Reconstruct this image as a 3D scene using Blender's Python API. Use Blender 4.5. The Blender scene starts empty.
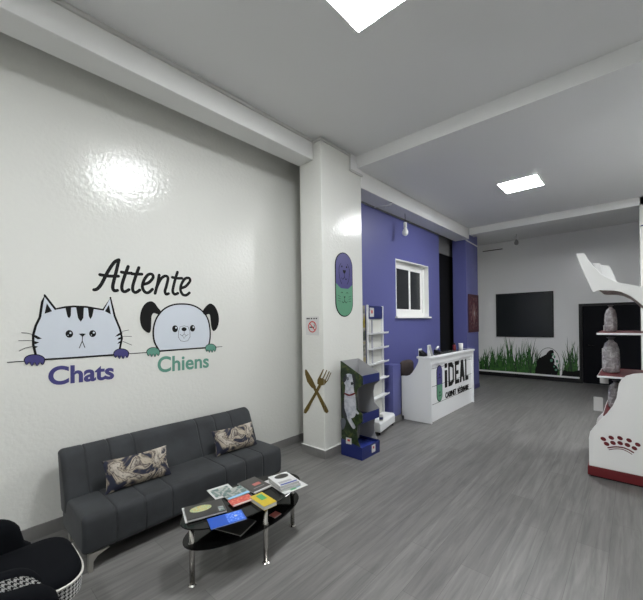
import bpy, bmesh, math, random
from math import sin, cos, pi, radians, sqrt, atan2
from mathutils import Vector, Matrix, noise
random.seed(7)
C = bpy.context.scene.collection
scene = bpy.context.scene

# ------------------------------------------------------------------ camera model
F, PX, PY, ROLL, YAW, H = 347., 321.5, 322., radians(.8), radians(42.07), 1.70
fw = (-sin(YAW), cos(YAW), 0); rt = (cos(YAW), sin(YAW), 0)
def ray(px, py):
    dx, dy = px-PX, py-PY
    c, s = cos(ROLL), sin(ROLL)
    u = dx*c-dy*s; v = dx*s+dy*c
    return tuple(fw[i]+rt[i]*u/F+(0, 0, 1)[i]*(-v/F) for i in range(3))
def onz(px, py, z=0):
    d = ray(px, py); t = (z-H)/d[2]; return (d[0]*t, d[1]*t, z)
def onx(px, py, x):
    d = ray(px, py); t = x/d[0]; return (x, d[1]*t, H+d[2]*t)
def ony(px, py, y):
    d = ray(px, py); t = y/d[1]; return (d[0]*t, y, H+d[2]*t)

# ------------------------------------------------------------------ materials
def nt(m):
    m.use_nodes = True
    return m.node_tree, m.node_tree.nodes['Principled BSDF']
def mat(name, col, rough=.5, metal=0., bump=0., bscale=60, var=0., vscale=8, sheen=0., coat=0., alpha=1., trans=0., spec=None):
    m = bpy.data.materials.new(name); t, b = nt(m)
    b.inputs['Base Color'].default_value = (*col, 1); b.inputs['Roughness'].default_value = rough
    b.inputs['Metallic'].default_value = metal
    if spec is not None: b.inputs['Specular IOR Level'].default_value = spec
    if sheen: b.inputs['Sheen Weight'].default_value = sheen; b.inputs['Sheen Roughness'].default_value = .4
    if coat: b.inputs['Coat Weight'].default_value = coat; b.inputs['Coat Roughness'].default_value = .08
    if trans: b.inputs['Transmission Weight'].default_value = trans
    if alpha < 1: b.inputs['Alpha'].default_value = alpha
    tc = t.nodes.new('ShaderNodeTexCoord')
    n = t.nodes.new('ShaderNodeTexNoise'); n.inputs['Scale'].default_value = vscale; n.inputs['Detail'].default_value = 4
    t.links.new(tc.outputs['Object'], n.inputs['Vector'])
    if var:
        r = t.nodes.new('ShaderNodeValToRGB')
        r.color_ramp.elements[0].position = .3; r.color_ramp.elements[1].position = .7
        r.color_ramp.elements[0].color = (*[c*(1-var) for c in col], 1)
        r.color_ramp.elements[1].color = (*[min(1, c*(1+var)) for c in col], 1)
        t.links.new(n.outputs['Fac'], r.inputs['Fac']); t.links.new(r.outputs['Color'], b.inputs['Base Color'])
    if bump:
        n2 = t.nodes.new('ShaderNodeTexNoise'); n2.inputs['Scale'].default_value = bscale; n2.inputs['Detail'].default_value = 3
        t.links.new(tc.outputs['Object'], n2.inputs['Vector'])
        bu = t.nodes.new('ShaderNodeBump'); bu.inputs['Strength'].default_value = bump; bu.inputs['Distance'].default_value = .01
        t.links.new(n2.outputs['Fac'], bu.inputs['Height']); t.links.new(bu.outputs['Normal'], b.inputs['Normal'])
    return m
def ramp_mat(name, stops, scale=6, rough=.5, kind='noise', dist=0., detail=6, stretch=(1, 1, 1), bump=0.):
    m = bpy.data.materials.new(name); t, b = nt(m); b.inputs['Roughness'].default_value = rough
    tc = t.nodes.new('ShaderNodeTexCoord'); mp = t.nodes.new('ShaderNodeMapping'); mp.inputs['Scale'].default_value = stretch
    t.links.new(tc.outputs['Object'], mp.inputs['Vector'])
    if kind == 'noise':
        n = t.nodes.new('ShaderNodeTexNoise'); n.inputs['Detail'].default_value = detail; n.inputs['Distortion'].default_value = dist; out = n.outputs['Fac']
    else:
        n = t.nodes.new('ShaderNodeTexVoronoi'); out = n.outputs['Distance' if kind == 'vor' else 'Color']
    n.inputs['Scale'].default_value = scale
    t.links.new(mp.outputs['Vector'], n.inputs['Vector'])
    r = t.nodes.new('ShaderNodeValToRGB'); cr = r.color_ramp
    cr.interpolation = 'LINEAR'
    while len(cr.elements) < len(stops): cr.elements.new(.5)
    for e, (p, c) in zip(cr.elements, stops): e.position = p; e.color = (*c, 1)
    t.links.new(out, r.inputs['Fac']); t.links.new(r.outputs['Color'], b.inputs['Base Color'])
    if bump:
        bu = t.nodes.new('ShaderNodeBump'); bu.inputs['Strength'].default_value = bump; bu.inputs['Distance'].default_value = .01
        t.links.new(out, bu.inputs['Height']); t.links.new(bu.outputs['Normal'], b.inputs['Normal'])
    return m
def emit(name, col, s):
    m = bpy.data.materials.new(name); t, b = nt(m)
    b.inputs['Emission Color'].default_value = (*col, 1); b.inputs['Emission Strength'].default_value = s
    b.inputs['Base Color'].default_value = (.9, .9, .9, 1)
    return m
def floor_mat():
    m = bpy.data.materials.new('grey_wood_planks'); t, b = nt(m); N = t.nodes.new; L = t.links.new
    tc = N('ShaderNodeTexCoord'); mp = N('ShaderNodeMapping'); mp.inputs['Rotation'].default_value = (0, 0, pi/2)
    L(tc.outputs['Object'], mp.inputs['Vector'])
    br = N('ShaderNodeTexBrick'); br.inputs['Scale'].default_value = 1; br.inputs['Brick Width'].default_value = 1.3
    br.inputs['Row Height'].default_value = .19; br.inputs['Mortar Size'].default_value = .0012; br.offset = .37
    br.inputs['Color1'].default_value = (.138, .134, .130, 1); br.inputs['Color2'].default_value = (.170, .166, .161, 1)
    br.inputs['Mortar'].default_value = (.08, .078, .075, 1); L(mp.outputs['Vector'], br.inputs['Vector'])
    mp2 = N('ShaderNodeMapping'); mp2.inputs['Scale'].default_value = (14, .9, 1); L(tc.outputs['Object'], mp2.inputs['Vector'])
    n = N('ShaderNodeTexNoise'); n.inputs['Scale'].default_value = 1.6; n.inputs['Detail'].default_value = 8; n.inputs['Roughness'].default_value = .65; n.inputs['Distortion'].default_value = .6
    L(mp2.outputs['Vector'], n.inputs['Vector'])
    r = N('ShaderNodeValToRGB'); r.color_ramp.elements[0].position = .3; r.color_ramp.elements[0].color = (.66, .66, .66, 1)
    r.color_ramp.elements[1].position = .75; r.color_ramp.elements[1].color = (1.45, 1.44, 1.42, 1); L(n.outputs['Fac'], r.inputs['Fac'])
    mx = N('ShaderNodeMix'); mx.data_type = 'RGBA'; mx.blend_type = 'MULTIPLY'; mx.inputs[0].default_value = 1
    L(br.outputs['Color'], mx.inputs[6]); L(r.outputs['Color'], mx.inputs[7]); L(mx.outputs[2], b.inputs['Base Color'])
    rr = N('ShaderNodeMapRange'); rr.inputs['To Min'].default_value = .36; rr.inputs['To Max'].default_value = .52
    L(n.outputs['Fac'], rr.inputs['Value']); L(rr.outputs['Result'], b.inputs['Roughness'])
    bu = N('ShaderNodeBump'); bu.inputs['Strength'].default_value = .15; bu.inputs['Distance'].default_value = .004
    L(n.outputs['Fac'], bu.inputs['Height']); L(bu.outputs['Normal'], b.inputs['Normal'])
    return m
def houndstooth():
    m = bpy.data.materials.new('houndstooth_cloth'); t, b = nt(m); N = t.nodes.new; L = t.links.new
    b.inputs['Roughness'].default_value = .85
    uv = N('ShaderNodeUVMap'); sep = N('ShaderNodeSeparateXYZ'); L(uv.outputs['UV'], sep.inputs['Vector'])
    def ma(op, a, bb=None):
        n = N('ShaderNodeMath'); n.operation = op
        for i, v in enumerate((a, bb)):
            if v is None: continue
            if isinstance(v, (int, float)): n.inputs[i].default_value = v
            else: L(v, n.inputs[i])
        return n.outputs[0]
    X = ma('FLOOR', ma('MULTIPLY', sep.outputs['X'], 8/.020)); Y = ma('FLOOR', ma('MULTIPLY', sep.outputs['Y'], 8/.020))
    wx = ma('LESS_THAN', ma('FLOORED_MODULO', X, 8), 4); wy = ma('LESS_THAN', ma('FLOORED_MODULO', Y, 8), 4)
    tw = ma('LESS_THAN', ma('FLOORED_MODULO', ma('ADD', X, Y), 4), 2)
    v = ma('ADD', ma('MULTIPLY', wx, tw), ma('MULTIPLY', wy, ma('SUBTRACT', 1, tw)))
    r = N('ShaderNodeValToRGB'); r.color_ramp.interpolation = 'CONSTANT'
    r.color_ramp.elements[0].color = (.008, .008, .009, 1); r.color_ramp.elements[1].position = .5; r.color_ramp.elements[1].color = (.72, .72, .70, 1)
    L(v, r.inputs['Fac']); L(r.outputs['Color'], b.inputs['Base Color'])
    return m

W = {}
W['wall'] = mat('glossy_white_wall_paint', (.70, .70, .665), .17, bump=.3, bscale=30)
W['ceiling'] = mat('grey_white_ceiling', (.76, .76, .76), .7)
W['beam'] = mat('white_beam_paint', (.74, .74, .73), .45)
W['purple'] = mat('purple_wall_paint', (.098, .105, .29), .42, bump=.05, bscale=40)
W['backwall'] = mat('back_wall_paint', (.86, .86, .86), .22, bump=.2, bscale=35)
W['floor'] = floor_mat()
W['skirt'] = mat('grey_skirting', (.19, .185, .18), .4, var=.1)
W['white'] = mat('white_laminate', (.80, .81, .82), .35)
W['gwhite'] = mat('glossy_white_panel', (.84, .84, .83), .3)
W['whiteframe'] = mat('white_window_frame', (.80, .80, .78), .35)
W['moulding'] = mat('white_moulding', (.55, .55, .53), .5)
W['darkglass'] = mat('dark_window_glass', (.015, .017, .02), .08)
W['screen'] = mat('dark_screen', (.019, .023, .025), .25)
W['blackframe'] = mat('black_frame', (.008, .008, .009), .4, spec=.3)
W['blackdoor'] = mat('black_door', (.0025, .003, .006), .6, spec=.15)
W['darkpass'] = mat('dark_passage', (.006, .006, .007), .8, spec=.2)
W['grey'] = mat('grey_lintel', (.2, .2, .2), .7)
W['led'] = emit('led_panel_light', (.96, .985, 1.0), 17)
W['sofa'] = mat('charcoal_velvet', (.024, .0265, .030), .8, bump=.1, bscale=26, var=.35, vscale=4, sheen=.12)
W['piping'] = mat('dark_piping', (.02, .02, .023), .7)
W['metal'] = mat('brushed_steel', (.62, .60, .56), .32, 1)
W['chrome'] = mat('polished_steel', (.55, .53, .5), .2, 1)
W['velvet'] = mat('black_velvet', (.0025, .003, .0045), .9, spec=.12)
W['hound'] = houndstooth()
W['whitepipe'] = mat('cream_piping', (.62, .60, .55), .6)
W['cushion'] = ramp_mat('marbled_cushion', [(.0, (.006, .008, .025)), (.41, (.010, .012, .03)), (.45, (.12, .10, .08)), (.50, (.38, .33, .26)), (.535, (.05, .035, .035)), (.56, (.28, .25, .21)), (.62, (.44, .39, .33)), (.68, (.03, .03, .04))], 6.5, .8, dist=1.1, detail=4)
W['cushionback'] = mat('black_cushion_back', (.01, .01, .012), .8)
W['tableglass'] = mat('black_table_glass', (.004, .004, .004), .08, spec=.3)
W['paper'] = mat('white_paper', (.56, .56, .55), .6)
W['black'] = mat('black_vinyl', (.006, .006, .006), .6, spec=.2)
W['catwhite'] = mat('pale_blue_white_vinyl', (.60, .64, .70), .35)
W['vinylpurple'] = mat('purple_vinyl', (.055, .05, .19), .4)
W['vinylteal'] = mat('teal_vinyl', (.11, .29, .22), .4)
W['vinylgreen'] = mat('green_vinyl', (.10, .28, .17), .4)
W['lineblack'] = mat('thin_black_vinyl', (.02, .02, .022), .5)
W['gold'] = mat('dull_gold', (.105, .068, .004), .45, metal=.0)
W['red'] = mat('deep_red', (.13, .006, .010), .4)
W['signred'] = mat('sign_red', (.50, .03, .03), .4)
W['blue'] = mat('royal_blue_card', (.010, .018, .12), .4)
W['bluebright'] = mat('bright_blue_cover', (.008, .07, .42), .35)
W['yellow'] = mat('yellow_cover', (.50, .36, .02), .4)
W['cardgrey'] = mat('grey_cardboard', (.34, .34, .34), .6)
W['brown'] = mat('brown_fabric', (.045, .032, .028), .8, var=.2)
W['green'] = ramp_mat('grass_green', [(.3, (.012, .06, .010)), (.55, (.035, .14, .02)), (.8, (.08, .20, .035))], 12, .5)
W['darkgreen'] = mat('dark_green_vinyl', (.01, .035, .01), .5)
W['bag'] = ramp_mat('crumpled_clear_plastic', [(.2, (.14, .12, .13)), (.5, (.36, .34, .35)), (.75, (.66, .65, .66))], 22, .16, dist=1.0, bump=.5)
W['bagdark'] = mat('bag_neck', (.10, .09, .10), .4)

# ------------------------------------------------------------------ mesh builder
class MB:
    def __init__(s): s.v = []; s.f = []; s.uv = None
    def add(s, vs, fs):
        o = len(s.v); s.v += [tuple(p) for p in vs]; s.f += [tuple(i+o for i in f) for f in fs]; return s
    def box(s, x0, x1, y0, y1, z0, z1):
        return s.add([(x0, y0, z0), (x1, y0, z0), (x1, y1, z0), (x0, y1, z0), (x0, y0, z1), (x1, y0, z1), (x1, y1, z1), (x0, y1, z1)],
                     [(0, 3, 2, 1), (4, 5, 6, 7), (0, 1, 5, 4), (1, 2, 6, 5), (2, 3, 7, 6), (3, 0, 4, 7)])
    def prism(s, pts, d, conv=None):
        """pts: 3D polygon; d: extrusion vector"""
        n = len(pts); d = Vector(d)
        a = [Vector(p) for p in pts]; b = [p+d for p in a]
        return s.add(a+b, [tuple(range(n-1, -1, -1)), tuple(range(n, 2*n))]+[(i, (i+1) % n, n+(i+1) % n, n+i) for i in range(n)])
    def cyl(s, p0, p1, r0, r1=None, n=16):
        r1 = r0 if r1 is None else r1
        p0, p1 = Vector(p0), Vector(p1); d = (p1-p0).normalized()
        a = d.orthogonal().normalized(); b = d.cross(a)
        vs = [p0+(a*cos(t)+b*sin(t))*r0 for t in [2*pi*i/n for i in range(n)]]+[p1+(a*cos(t)+b*sin(t))*r1 for t in [2*pi*i/n for i in range(n)]]
        return s.add(vs, [tuple(range(n-1, -1, -1)), tuple(range(n, 2*n))]+[(i, (i+1) % n, n+(i+1) % n, n+i) for i in range(n)])
    def tube(s, pts, r, n=8):
        pts = [Vector(p) for p in pts]; vs = []; up = None
        for i, p in enumerate(pts):
            d = (pts[min(i+1, len(pts)-1)]-pts[max(i-1, 0)]).normalized()
            if up is None: up = d.orthogonal().normalized()
            up = (up-d*up.dot(d)).normalized(); b = d.cross(up)
            vs += [p+(up*cos(2*pi*k/n)+b*sin(2*pi*k/n))*r for k in range(n)]
        m = len(pts); fs = [tuple(range(n-1, -1, -1)), tuple(range((m-1)*n, m*n))]
        for i in range(m-1):
            fs += [(i*n+k, i*n+(k+1) % n, (i+1)*n+(k+1) % n, (i+1)*n+k) for k in range(n)]
        return s.add(vs, fs)
    def lathe(s, prof, c=(0, 0, 0), n=24, sx=1, sy=1):
        vs = []
        for r, z in prof: vs += [(c[0]+sx*r*cos(2*pi*k/n), c[1]+sy*r*sin(2*pi*k/n), c[2]+z) for k in range(n)]
        m = len(prof); fs = [tuple(range(n-1, -1, -1)), tuple(range((m-1)*n, m*n))]
        for i in range(m-1): fs += [(i*n+k, i*n+(k+1) % n, (i+1)*n+(k+1) % n, (i+1)*n+k) for k in range(n)]
        return s.add(vs, fs)
    def rings(s, rings, cap=True, closed=True):
        n = len(rings[0]); vs = [p for r in rings for p in r]; fs = []
        for i in range(len(rings)-1):
            for k in range(n if closed else n-1): fs.append((i*n+k, i*n+(k+1) % n, (i+1)*n+(k+1) % n, (i+1)*n+k))
        if cap: fs += [tuple(range(n-1, -1, -1)), tuple(range((len(rings)-1)*n, len(rings)*n))]
        return s.add(vs, fs)
    def build(s, name, m, parent=None, bevel=0, smooth=False, sub=0, local=False, seg=2):
        off = Vector((0, 0, 0))
        if parent is not None and not local:
            p = parent
            while p is not None: off += p.location; p = p.parent
        me = bpy.data.meshes.new(name); 
        vs = [Vector(v)-off for v in s.v]
        base = Vector((0, 0, 0))
        if parent is None and not local:
            xs = [v.x for v in vs]; ys = [v.y for v in vs]; zs = [v.z for v in vs]
            base = Vector(((min(xs)+max(xs))/2, (min(ys)+max(ys))/2, min(zs))); vs = [v-base for v in vs]
        me.from_pydata(vs, [], s.f); me.validate()
        bm = bmesh.new(); bm.from_mesh(me)
        bmesh.ops.recalc_face_normals(bm, faces=bm.faces)
        bm.to_mesh(me); bm.free()
        if smooth:
            for p in me.polygons: p.use_smooth = True
        me.materials.append(m)
        o = bpy.data.objects.new(name, me); C.objects.link(o); o.location = base
        if parent is not None: o.parent = parent
        if bevel:
            md = o.modifiers.new('bevel', 'BEVEL'); md.width = bevel; md.segments = seg; md.limit_method = 'ANGLE'; md.angle_limit = radians(40)
        if sub:
            md = o.modifiers.new('sub', 'SUBSURF'); md.levels = sub; md.render_levels = sub
        return o
def thing(name, label, cat, loc=(0, 0, 0), group=None, rz=0):
    o = bpy.data.objects.new(name, None); C.objects.link(o); o.location = loc; o.rotation_euler = (0, 0, rz); o.empty_display_size = .1
    o['label'] = label; o['category'] = cat
    if group: o['group'] = group
    return o
def tag(o, label, cat, group=None):
    o['label'] = label; o['category'] = cat
    if group: o['group'] = group
    return o
def plabel(o, label): o['label'] = label; return o
def struct(o, label=None):
    o['kind'] = 'structure'
    if label: o['label'] = label
    return o
def bx(name, m, x0, x1, y0, y1, z0, z1, parent=None, bevel=0): return MB().box(x0, x1, y0, y1, z0, z1).build(name, m, parent, bevel)
def copy_tree(o, parent=None):
    c = o.copy(); C.objects.link(c)
    if parent is not None: c.parent = parent
    for ch in list(o.children): copy_tree(ch, c)
    return c

# ------------------------------------------------------------------ flat decals on a plane
def smooth_curve(pts, k=6, closed=False):
    out = []; n = len(pts); rng = range(n if closed else n-1)
    for i in rng:
        if closed: p0, p1, p2, p3 = pts[(i-1) % n], pts[i], pts[(i+1) % n], pts[(i+2) % n]
        else: p0, p1, p2, p3 = pts[max(i-1, 0)], pts[i], pts[i+1], pts[min(i+2, n-1)]
        for j in range(k):
            t = j/k
            out.append(tuple(.5*((2*p1[a])+(-p0[a]+p2[a])*t+(2*p0[a]-5*p1[a]+4*p2[a]-p3[a])*t*t+(-p0[a]+3*p1[a]-3*p2[a]+p3[a])*t**3) for a in range(2)))
    if not closed: out.append(tuple(pts[-1]))
    return out
def ell(cx, cy, rx, ry, n=20, a0=0, a1=2*pi):
    return [(cx+rx*cos(a0+(a1-a0)*i/n), cy+ry*sin(a0+(a1-a0)*i/n)) for i in range(n)]
class Plane:
    """a wall plane; h(px,py) -> wall coordinates (a,b); P(a,b,lift) -> 3D"""
    def __init__(s, axis, val, sign): s.axis, s.val, s.sign = axis, val, sign
    def h(s, p):
        q = onx(p[0], p[1], s.val) if s.axis == 'x' else ony(p[0], p[1], s.val)
        return (q[1], q[2]) if s.axis == 'x' else (q[0], q[2])
    def P(s, a, b, lift):
        v = s.val+s.sign*lift
        return (v, a, b) if s.axis == 'x' else (a, v, b)
    def fill(s, mb, pts, l0, th=.0012, wall=False):
        """filled polygon, pts in pixels or wall coordinates"""
        q = pts if wall else [s.h(p) for p in pts]
        bm = bmesh.new(); vs = [bm.verts.new((a, b, 0)) for a, b in q]
        try: f = bm.faces.new(vs)
        except ValueError: bm.free(); return
        f.normal_update()
        bmesh.ops.triangulate(bm, faces=[f], ngon_method='EAR_CLIP')
        bm.verts.index_update()
        tri = [tuple(v.index for v in f.verts) for f in bm.faces]; n = len(q); bm.free()
        V = [s.P(a, b, l0) for a, b in q]+[s.P(a, b, l0+th) for a, b in q]
        mb.add(V, [t[::-1] for t in tri]+[tuple(i+n for i in t) for t in tri]+[(i, (i+1) % n, n+(i+1) % n, n+i) for i in range(n)])
    def stroke(s, mb, pts, w, l0, th=.0012, wall=False, closed=False, taper=False):
        q = [Vector(p if wall else s.h(p)) for p in pts]
        if closed: q = q+[q[0], q[1]]
        n = len(q); L = []; R = []
        for i, p in enumerate(q):
            d = (q[min(i+1, n-1)]-q[max(i-1, 0)])
            if d.length < 1e-9: d = Vector((1, 0))
            d.normalize(); nn = Vector((-d.y, d.x)); ww = w/2
            if taper: ww *= .35+.65*sin(pi*min(1, max(0, i/(n-1))))**.5
            L.append(p+nn*ww); R.append(p-nn*ww)
        V = []
        for i in range(n): V += [s.P(L[i].x, L[i].y, l0), s.P(R[i].x, R[i].y, l0), s.P(L[i].x, L[i].y, l0+th), s.P(R[i].x, R[i].y, l0+th)]
        fs = []
        for i in range(n-1):
            a, b = 4*i, 4*i+4
            fs += [(a, a+1, b+1, b), (a+2, b+2, b+3, a+3), (a, b, b+2, a+2), (a+1, a+3, b+3, b+1)]
        fs += [(0, 2, 3, 1), (4*n-4, 4*n-3, 4*n-1, 4*n-2)]
        mb.add(V, fs)
        if not closed and not taper:
            for e in (0, n-1):
                c = [(q[e].x+w/2*cos(2*pi*k/10), q[e].y+w/2*sin(2*pi*k/10)) for k in range(10)]
                s.fill(mb, c, l0, th*.98, wall=True)
    def text(s, txt, quad, name, m, parent=None, l0=.001, bold=0., th=.0012):
        """quad: TL,TR,BR,BL pixel corners of the inked area"""
        cu = bpy.data.curves.new(name, 'FONT'); cu.body = txt; cu.offset = bold; cu.resolution_u = 6
        to = bpy.data.objects.new(name, cu); C.objects.link(to)
        dg = bpy.context.evaluated_depsgraph_get(); me = bpy.data.meshes.new_from_object(to.evaluated_get(dg))
        bpy.data.objects.remove(to); bpy.data.curves.remove(cu)
        xs = [v.co.x for v in me.vertices]; ys = [v.co.y for v in me.vertices]
        x0, x1, y0, y1 = min(xs), max(xs), min(ys), max(ys)
        Q = [Vector(s.h(p)) for p in quad]; mb = MB(); V = []
        for v in me.vertices:
            u = (v.co.x-x0)/(x1-x0); w = (v.co.y-y0)/(y1-y0)
            p = (Q[3]*(1-u)+Q[2]*u)*(1-w)+(Q[0]*(1-u)+Q[1]*u)*w; V.append(s.P(p.x, p.y, l0+th))
        mb.add(V, [tuple(p.vertices) for p in me.polygons]); bpy.data.meshes.remove(me)
        o = mb.build(name, m, parent)
        md = o.modifiers.new('thick', 'SOLIDIFY'); md.thickness = th; md.offset = 0
        return o

# ================================================================== THE ROOM
XL, XP, XB, YB, XR, YF = -3.57, -2.87, -3.2, 11.3, 1.7, -2.2
struct(bx('floor', W['floor'], -5.2, XR+.15, YF-.15, YB+.15, -.1, 0))
mb = MB().box(-3.9, XR+.15, YF-.15, 3.98, 4.0, 4.1).box(-3.9, XR+.15, 3.98, 8.4, 3.85, 4.1).box(-5.2, XR+.15, 8.4, YB+.15, 4.0, 4.1)
struct(mb.build('ceiling', W['ceiling']))
struct(bx('wall_left', W['wall'], XL-.12, XL, YF-.15, 4.06, 0, 4.0))
struct(bx('wall_right', W['wall'], XR, XR+.12, YF-.15, YB+.15, 0, 4.0))
struct(bx('wall_front', W['wall'], XL, XR, YF-.15, YF, 0, 4.0))
# back wall with the dark doorway
dx0, dx1, dz = -1.06, .55, 2.06
mb = MB().box(-5.2, dx0, YB, YB+.12, 0, 4.0).box(dx1, XR+.12, YB, YB+.12, 0, 4.0).box(dx0, dx1, YB, YB+.12, dz, 4.0)
struct(mb.build('wall_back', W['backwall']))
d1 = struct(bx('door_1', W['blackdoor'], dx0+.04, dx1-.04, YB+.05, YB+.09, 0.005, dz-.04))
mb = MB().box(dx0-.03, dx0+.04, YB-.015, YB+.09, 0, dz+.02).box(dx1-.04, dx1+.03, YB-.015, YB+.09, 0, dz+.02).box(dx0+.04, dx1-.04, YB-.015, YB+.09, dz-.04, dz+.02)
struct(mb.build('door_frame', W['blackframe'], d1))
struct(MB().cyl((dx0+.16, YB+.04, 1.0), (dx0+.16, YB, 1.0), .012).cyl((dx0+.16, YB, 1.0), (dx0+.28, YB, 1.0), .010).build('door_handle', W['blackframe'], d1, smooth=True))
# pillar between the sofa wall and the purple wall (top step where the cross beam lands)
struct(MB().box(-3.25, XP, 3.21, 4.06, 0, 4.0).build('wall_pillar', W['wall'], bevel=.008))
struct(MB().box(XL-.12, -3.2, 4.06, 4.2, 0, 4.0).build('wall_return', W['wall']))
# purple wall with window hole
wy0, wy1, wz0, wz1 = 5.56, 6.90, 1.78, 2.83
mb = MB().box(XB-.15, XB, 4.2, wy0, 0, 4.0).box(XB-.15, XB, wy1, 7.45, 0, 4.0).box(XB-.15, XB, wy0, wy1, 0, wz0).box(XB-.15, XB, wy0, wy1, wz1, 4.0)
mb.box(XB-.15, XB, 4.06, 4.2, 0, 4.0)
struct(mb.build('wall_purple', W['purple']))
struct(MB().box(-3.27, -2.95, 8.4, 9.22, 0, 4.0).build('wall_purple_pillar', W['purple'], bevel=.006))
struct(MB().box(.082, .45, 8.4, 9.2, 0, 4.0).build('wall_white_pillar', W['wall'], bevel=.006))
struct(MB().box(-3.2, -3.0, 5.08, 5.34, 0, .96).build('wall_low_purple', W['purple'], bevel=.005))
# passage between the purple wall and purple pillar, its darkness put into near-black colour
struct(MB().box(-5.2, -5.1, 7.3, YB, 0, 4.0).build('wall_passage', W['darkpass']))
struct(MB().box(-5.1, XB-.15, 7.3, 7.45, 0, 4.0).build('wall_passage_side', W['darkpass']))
d2 = struct(MB().box(-3.46, -3.40, 7.452, 9.6, 0.004, 3.28).build('passage_panel', W['darkpass']))  # near-black panel standing in for the dark depth of the opening
struct(MB().box(-3.46, -3.38, 7.452, 9.6, 3.28, 3.999).build('wall_lintel', W['grey']))
struct(MB().box(-3.80, -3.64, 9.3, YB, 0, 4.0).build('wall_back_left', W['backwall']))
# beams
struct(MB().box(-3.26, -3.0, YF, 3.208, 3.75, 3.999).build('trim_1', W['beam'], bevel=.006), 'white beam along the top of the sofa wall')
struct(MB().box(XB, XP, 4.065, 8.4, 3.60, 3.849).build('trim_2', W['beam'], bevel=.006), 'white beam above the purple wall')
struct(MB().prism([(XP+.001, 3.93, 3.999), (XP+.001, 3.979, 3.999), (XP+.001, 3.979, 3.845), (XP+.001, 3.965, 3.845)], (XR-XP-.001, 0, 0)).box(XP, XP+.012, 3.80, 4.06, 3.786, 3.999).build('trim_3', W['ceiling']), 'shallow white step where the ceiling drops')
struct(MB().box(XP+.0, XR, 8.4, 8.72, 3.70, 3.999).build('trim_4', W['beam'], bevel=.006), 'cross beam before the back of the room')
struct(MB().box(-3.0, -2.975, YF, 3.2, 3.965, 3.998).build('trim_5', W['moulding'], bevel=.005), 'thin moulding on the sofa wall beam')
mb = MB().box(XP, XP+.022, 3.19, 3.80, 3.955, 3.985).box(-3.0, XP+.022, 3.185, 3.209, 3.955, 3.985).box(XP, XP+.022, 3.78, 3.80, 3.76, 3.985).box(XP, XP+.022, 3.80, 4.08, 3.755, 3.785)
struct(mb.build('trim_6', W['moulding'], bevel=.004), 'thin moulding stepping over the pillar')
# cable ducts under the purple beam and on the pillars
mb = MB().box(XB, XB+.022, 4.2, 7.4, 3.578, 3.599)
struct(mb.build('trim_7', W['grey']), 'grey cable duct at the top of the purple wall')
struct(MB().tube([(-2.935, 8.38, 3.585), (-2.935, 9.0, 3.56), (-2.935, 9.2, 3.55)], .014).build('trim_8', W['beam'], smooth=True), 'white pipe on the purple pillar')
struct(MB().tube([(.1, 8.385, 3.33), (.44, 8.385, 3.33)], .012).build('trim_9', W['vinylpurple'], smooth=True), 'thin cable on the white pillar')
struct(MB().tube([(-3.45, YB-.012, 3.80), (-2.9, YB-.012, 3.80)], .012).build('trim_10', W['blackframe'], smooth=True), 'dark cable on the back wall')
# skirtings
def skirt(name, x0, x1, y0, y1, h=.10):
    o = struct(MB().box(x0, x1, y0, y1, .0, h).build(name, W['skirt'])); return o
skirt('baseboard_left', XL, XL+.015, YF, 4.06, .105)
skirt('baseboard_front', XL, XR, YF, YF+.015)
skirt('baseboard_right', XR-.015, XR, YF, YB)
mb = MB().box(-3.265, XP+.015, 3.195, 3.21, 0, .105).box(XP, XP+.015, 3.21, 4.06, 0, .105).box(-3.265, -3.25, 3.21, 4.06, 0, .105)
struct(mb.build('baseboard_pillar', W['skirt']))
mb = MB().box(-3.266, XP+.016, 3.193, 3.209, .105, .113).box(XP, XP+.016, 3.21, 4.06, .105, .113)
struct(mb.build('trim_11', W['whiteframe']), 'white line above the pillar skirting')
mb = MB().box(XB, XB+.012, 4.2, 5.08, 0, .1).box(XB, XB+.012, 5.34, 7.45, 0, .1).box(-3.0, -2.988, 5.08, 5.34, 0, .1)
struct(mb.build('baseboard_purple', W['skirt']))
mb = MB().box(-3.28, -2.94, 8.388, 8.4, 0, .1).box(-2.95, -2.938, 8.4, 9.22, 0, .1)
struct(mb.build('baseboard_purple_pillar', W['vinylpurple']))
struct(MB().box(-3.64, dx0-.03, YB-.015, YB, 0, .115).build('baseboard_back', W['blackframe']))
struct(MB().box(-3.64, dx0-.03, YB-.03, YB, .115, .16).build('trim_12', W['whiteframe']), 'white rail along the back wall below the grass')

# window
w = struct(bpy.data.objects.new('window_1', None)); C.objects.link(w); w.location = (XB, wy0, wz0)
w['label'] = 'white sliding window in the purple wall'
def frame(mb, y0, y1, z0, z1, t, xa, xb):
    mb.box(xa, xb, y0, y1, z1-t, z1).box(xa, xb, y0, y1, z0, z0+t).box(xa, xb, y0, y0+t, z0+t, z1-t).box(xa, xb, y1-t, y1, z0+t, z1-t)
mb = MB(); frame(mb, wy0, wy1, wz0, wz1, .02, XB-.15, XB+.006)
struct(mb.build('window_reveal', W['whiteframe'], w, bevel=.003))
mb = MB(); frame(mb, wy0+.02, wy1-.02, wz0+.02, wz1-.02, .06, XB-.145, XB-.085)
struct(mb.build('window_frame', W['whiteframe'], w, bevel=.004))
ymid = 6.24
for (a, b, xa) in ((wy0+.08, ymid+.04, XB-.11), (ymid-.04, wy1-.08, XB-.135)):
    mb = MB(); frame(mb, a, b, wz0+.08, wz1-.08, .065, xa, xa+.024); s_ = struct(mb.build('sash', W['whiteframe'], w, bevel=.003))
    struct(bx('pane', W['darkglass'], xa+.009, xa+.015, a+.065, b-.065, wz0+.145, wz1-.145, s_))
struct(bx('window_sill', W['whiteframe'], XB-.002, XB+.05, wy0-.03, wy1+.03, wz0-.03, wz0+.0, w, bevel=.004))

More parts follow.
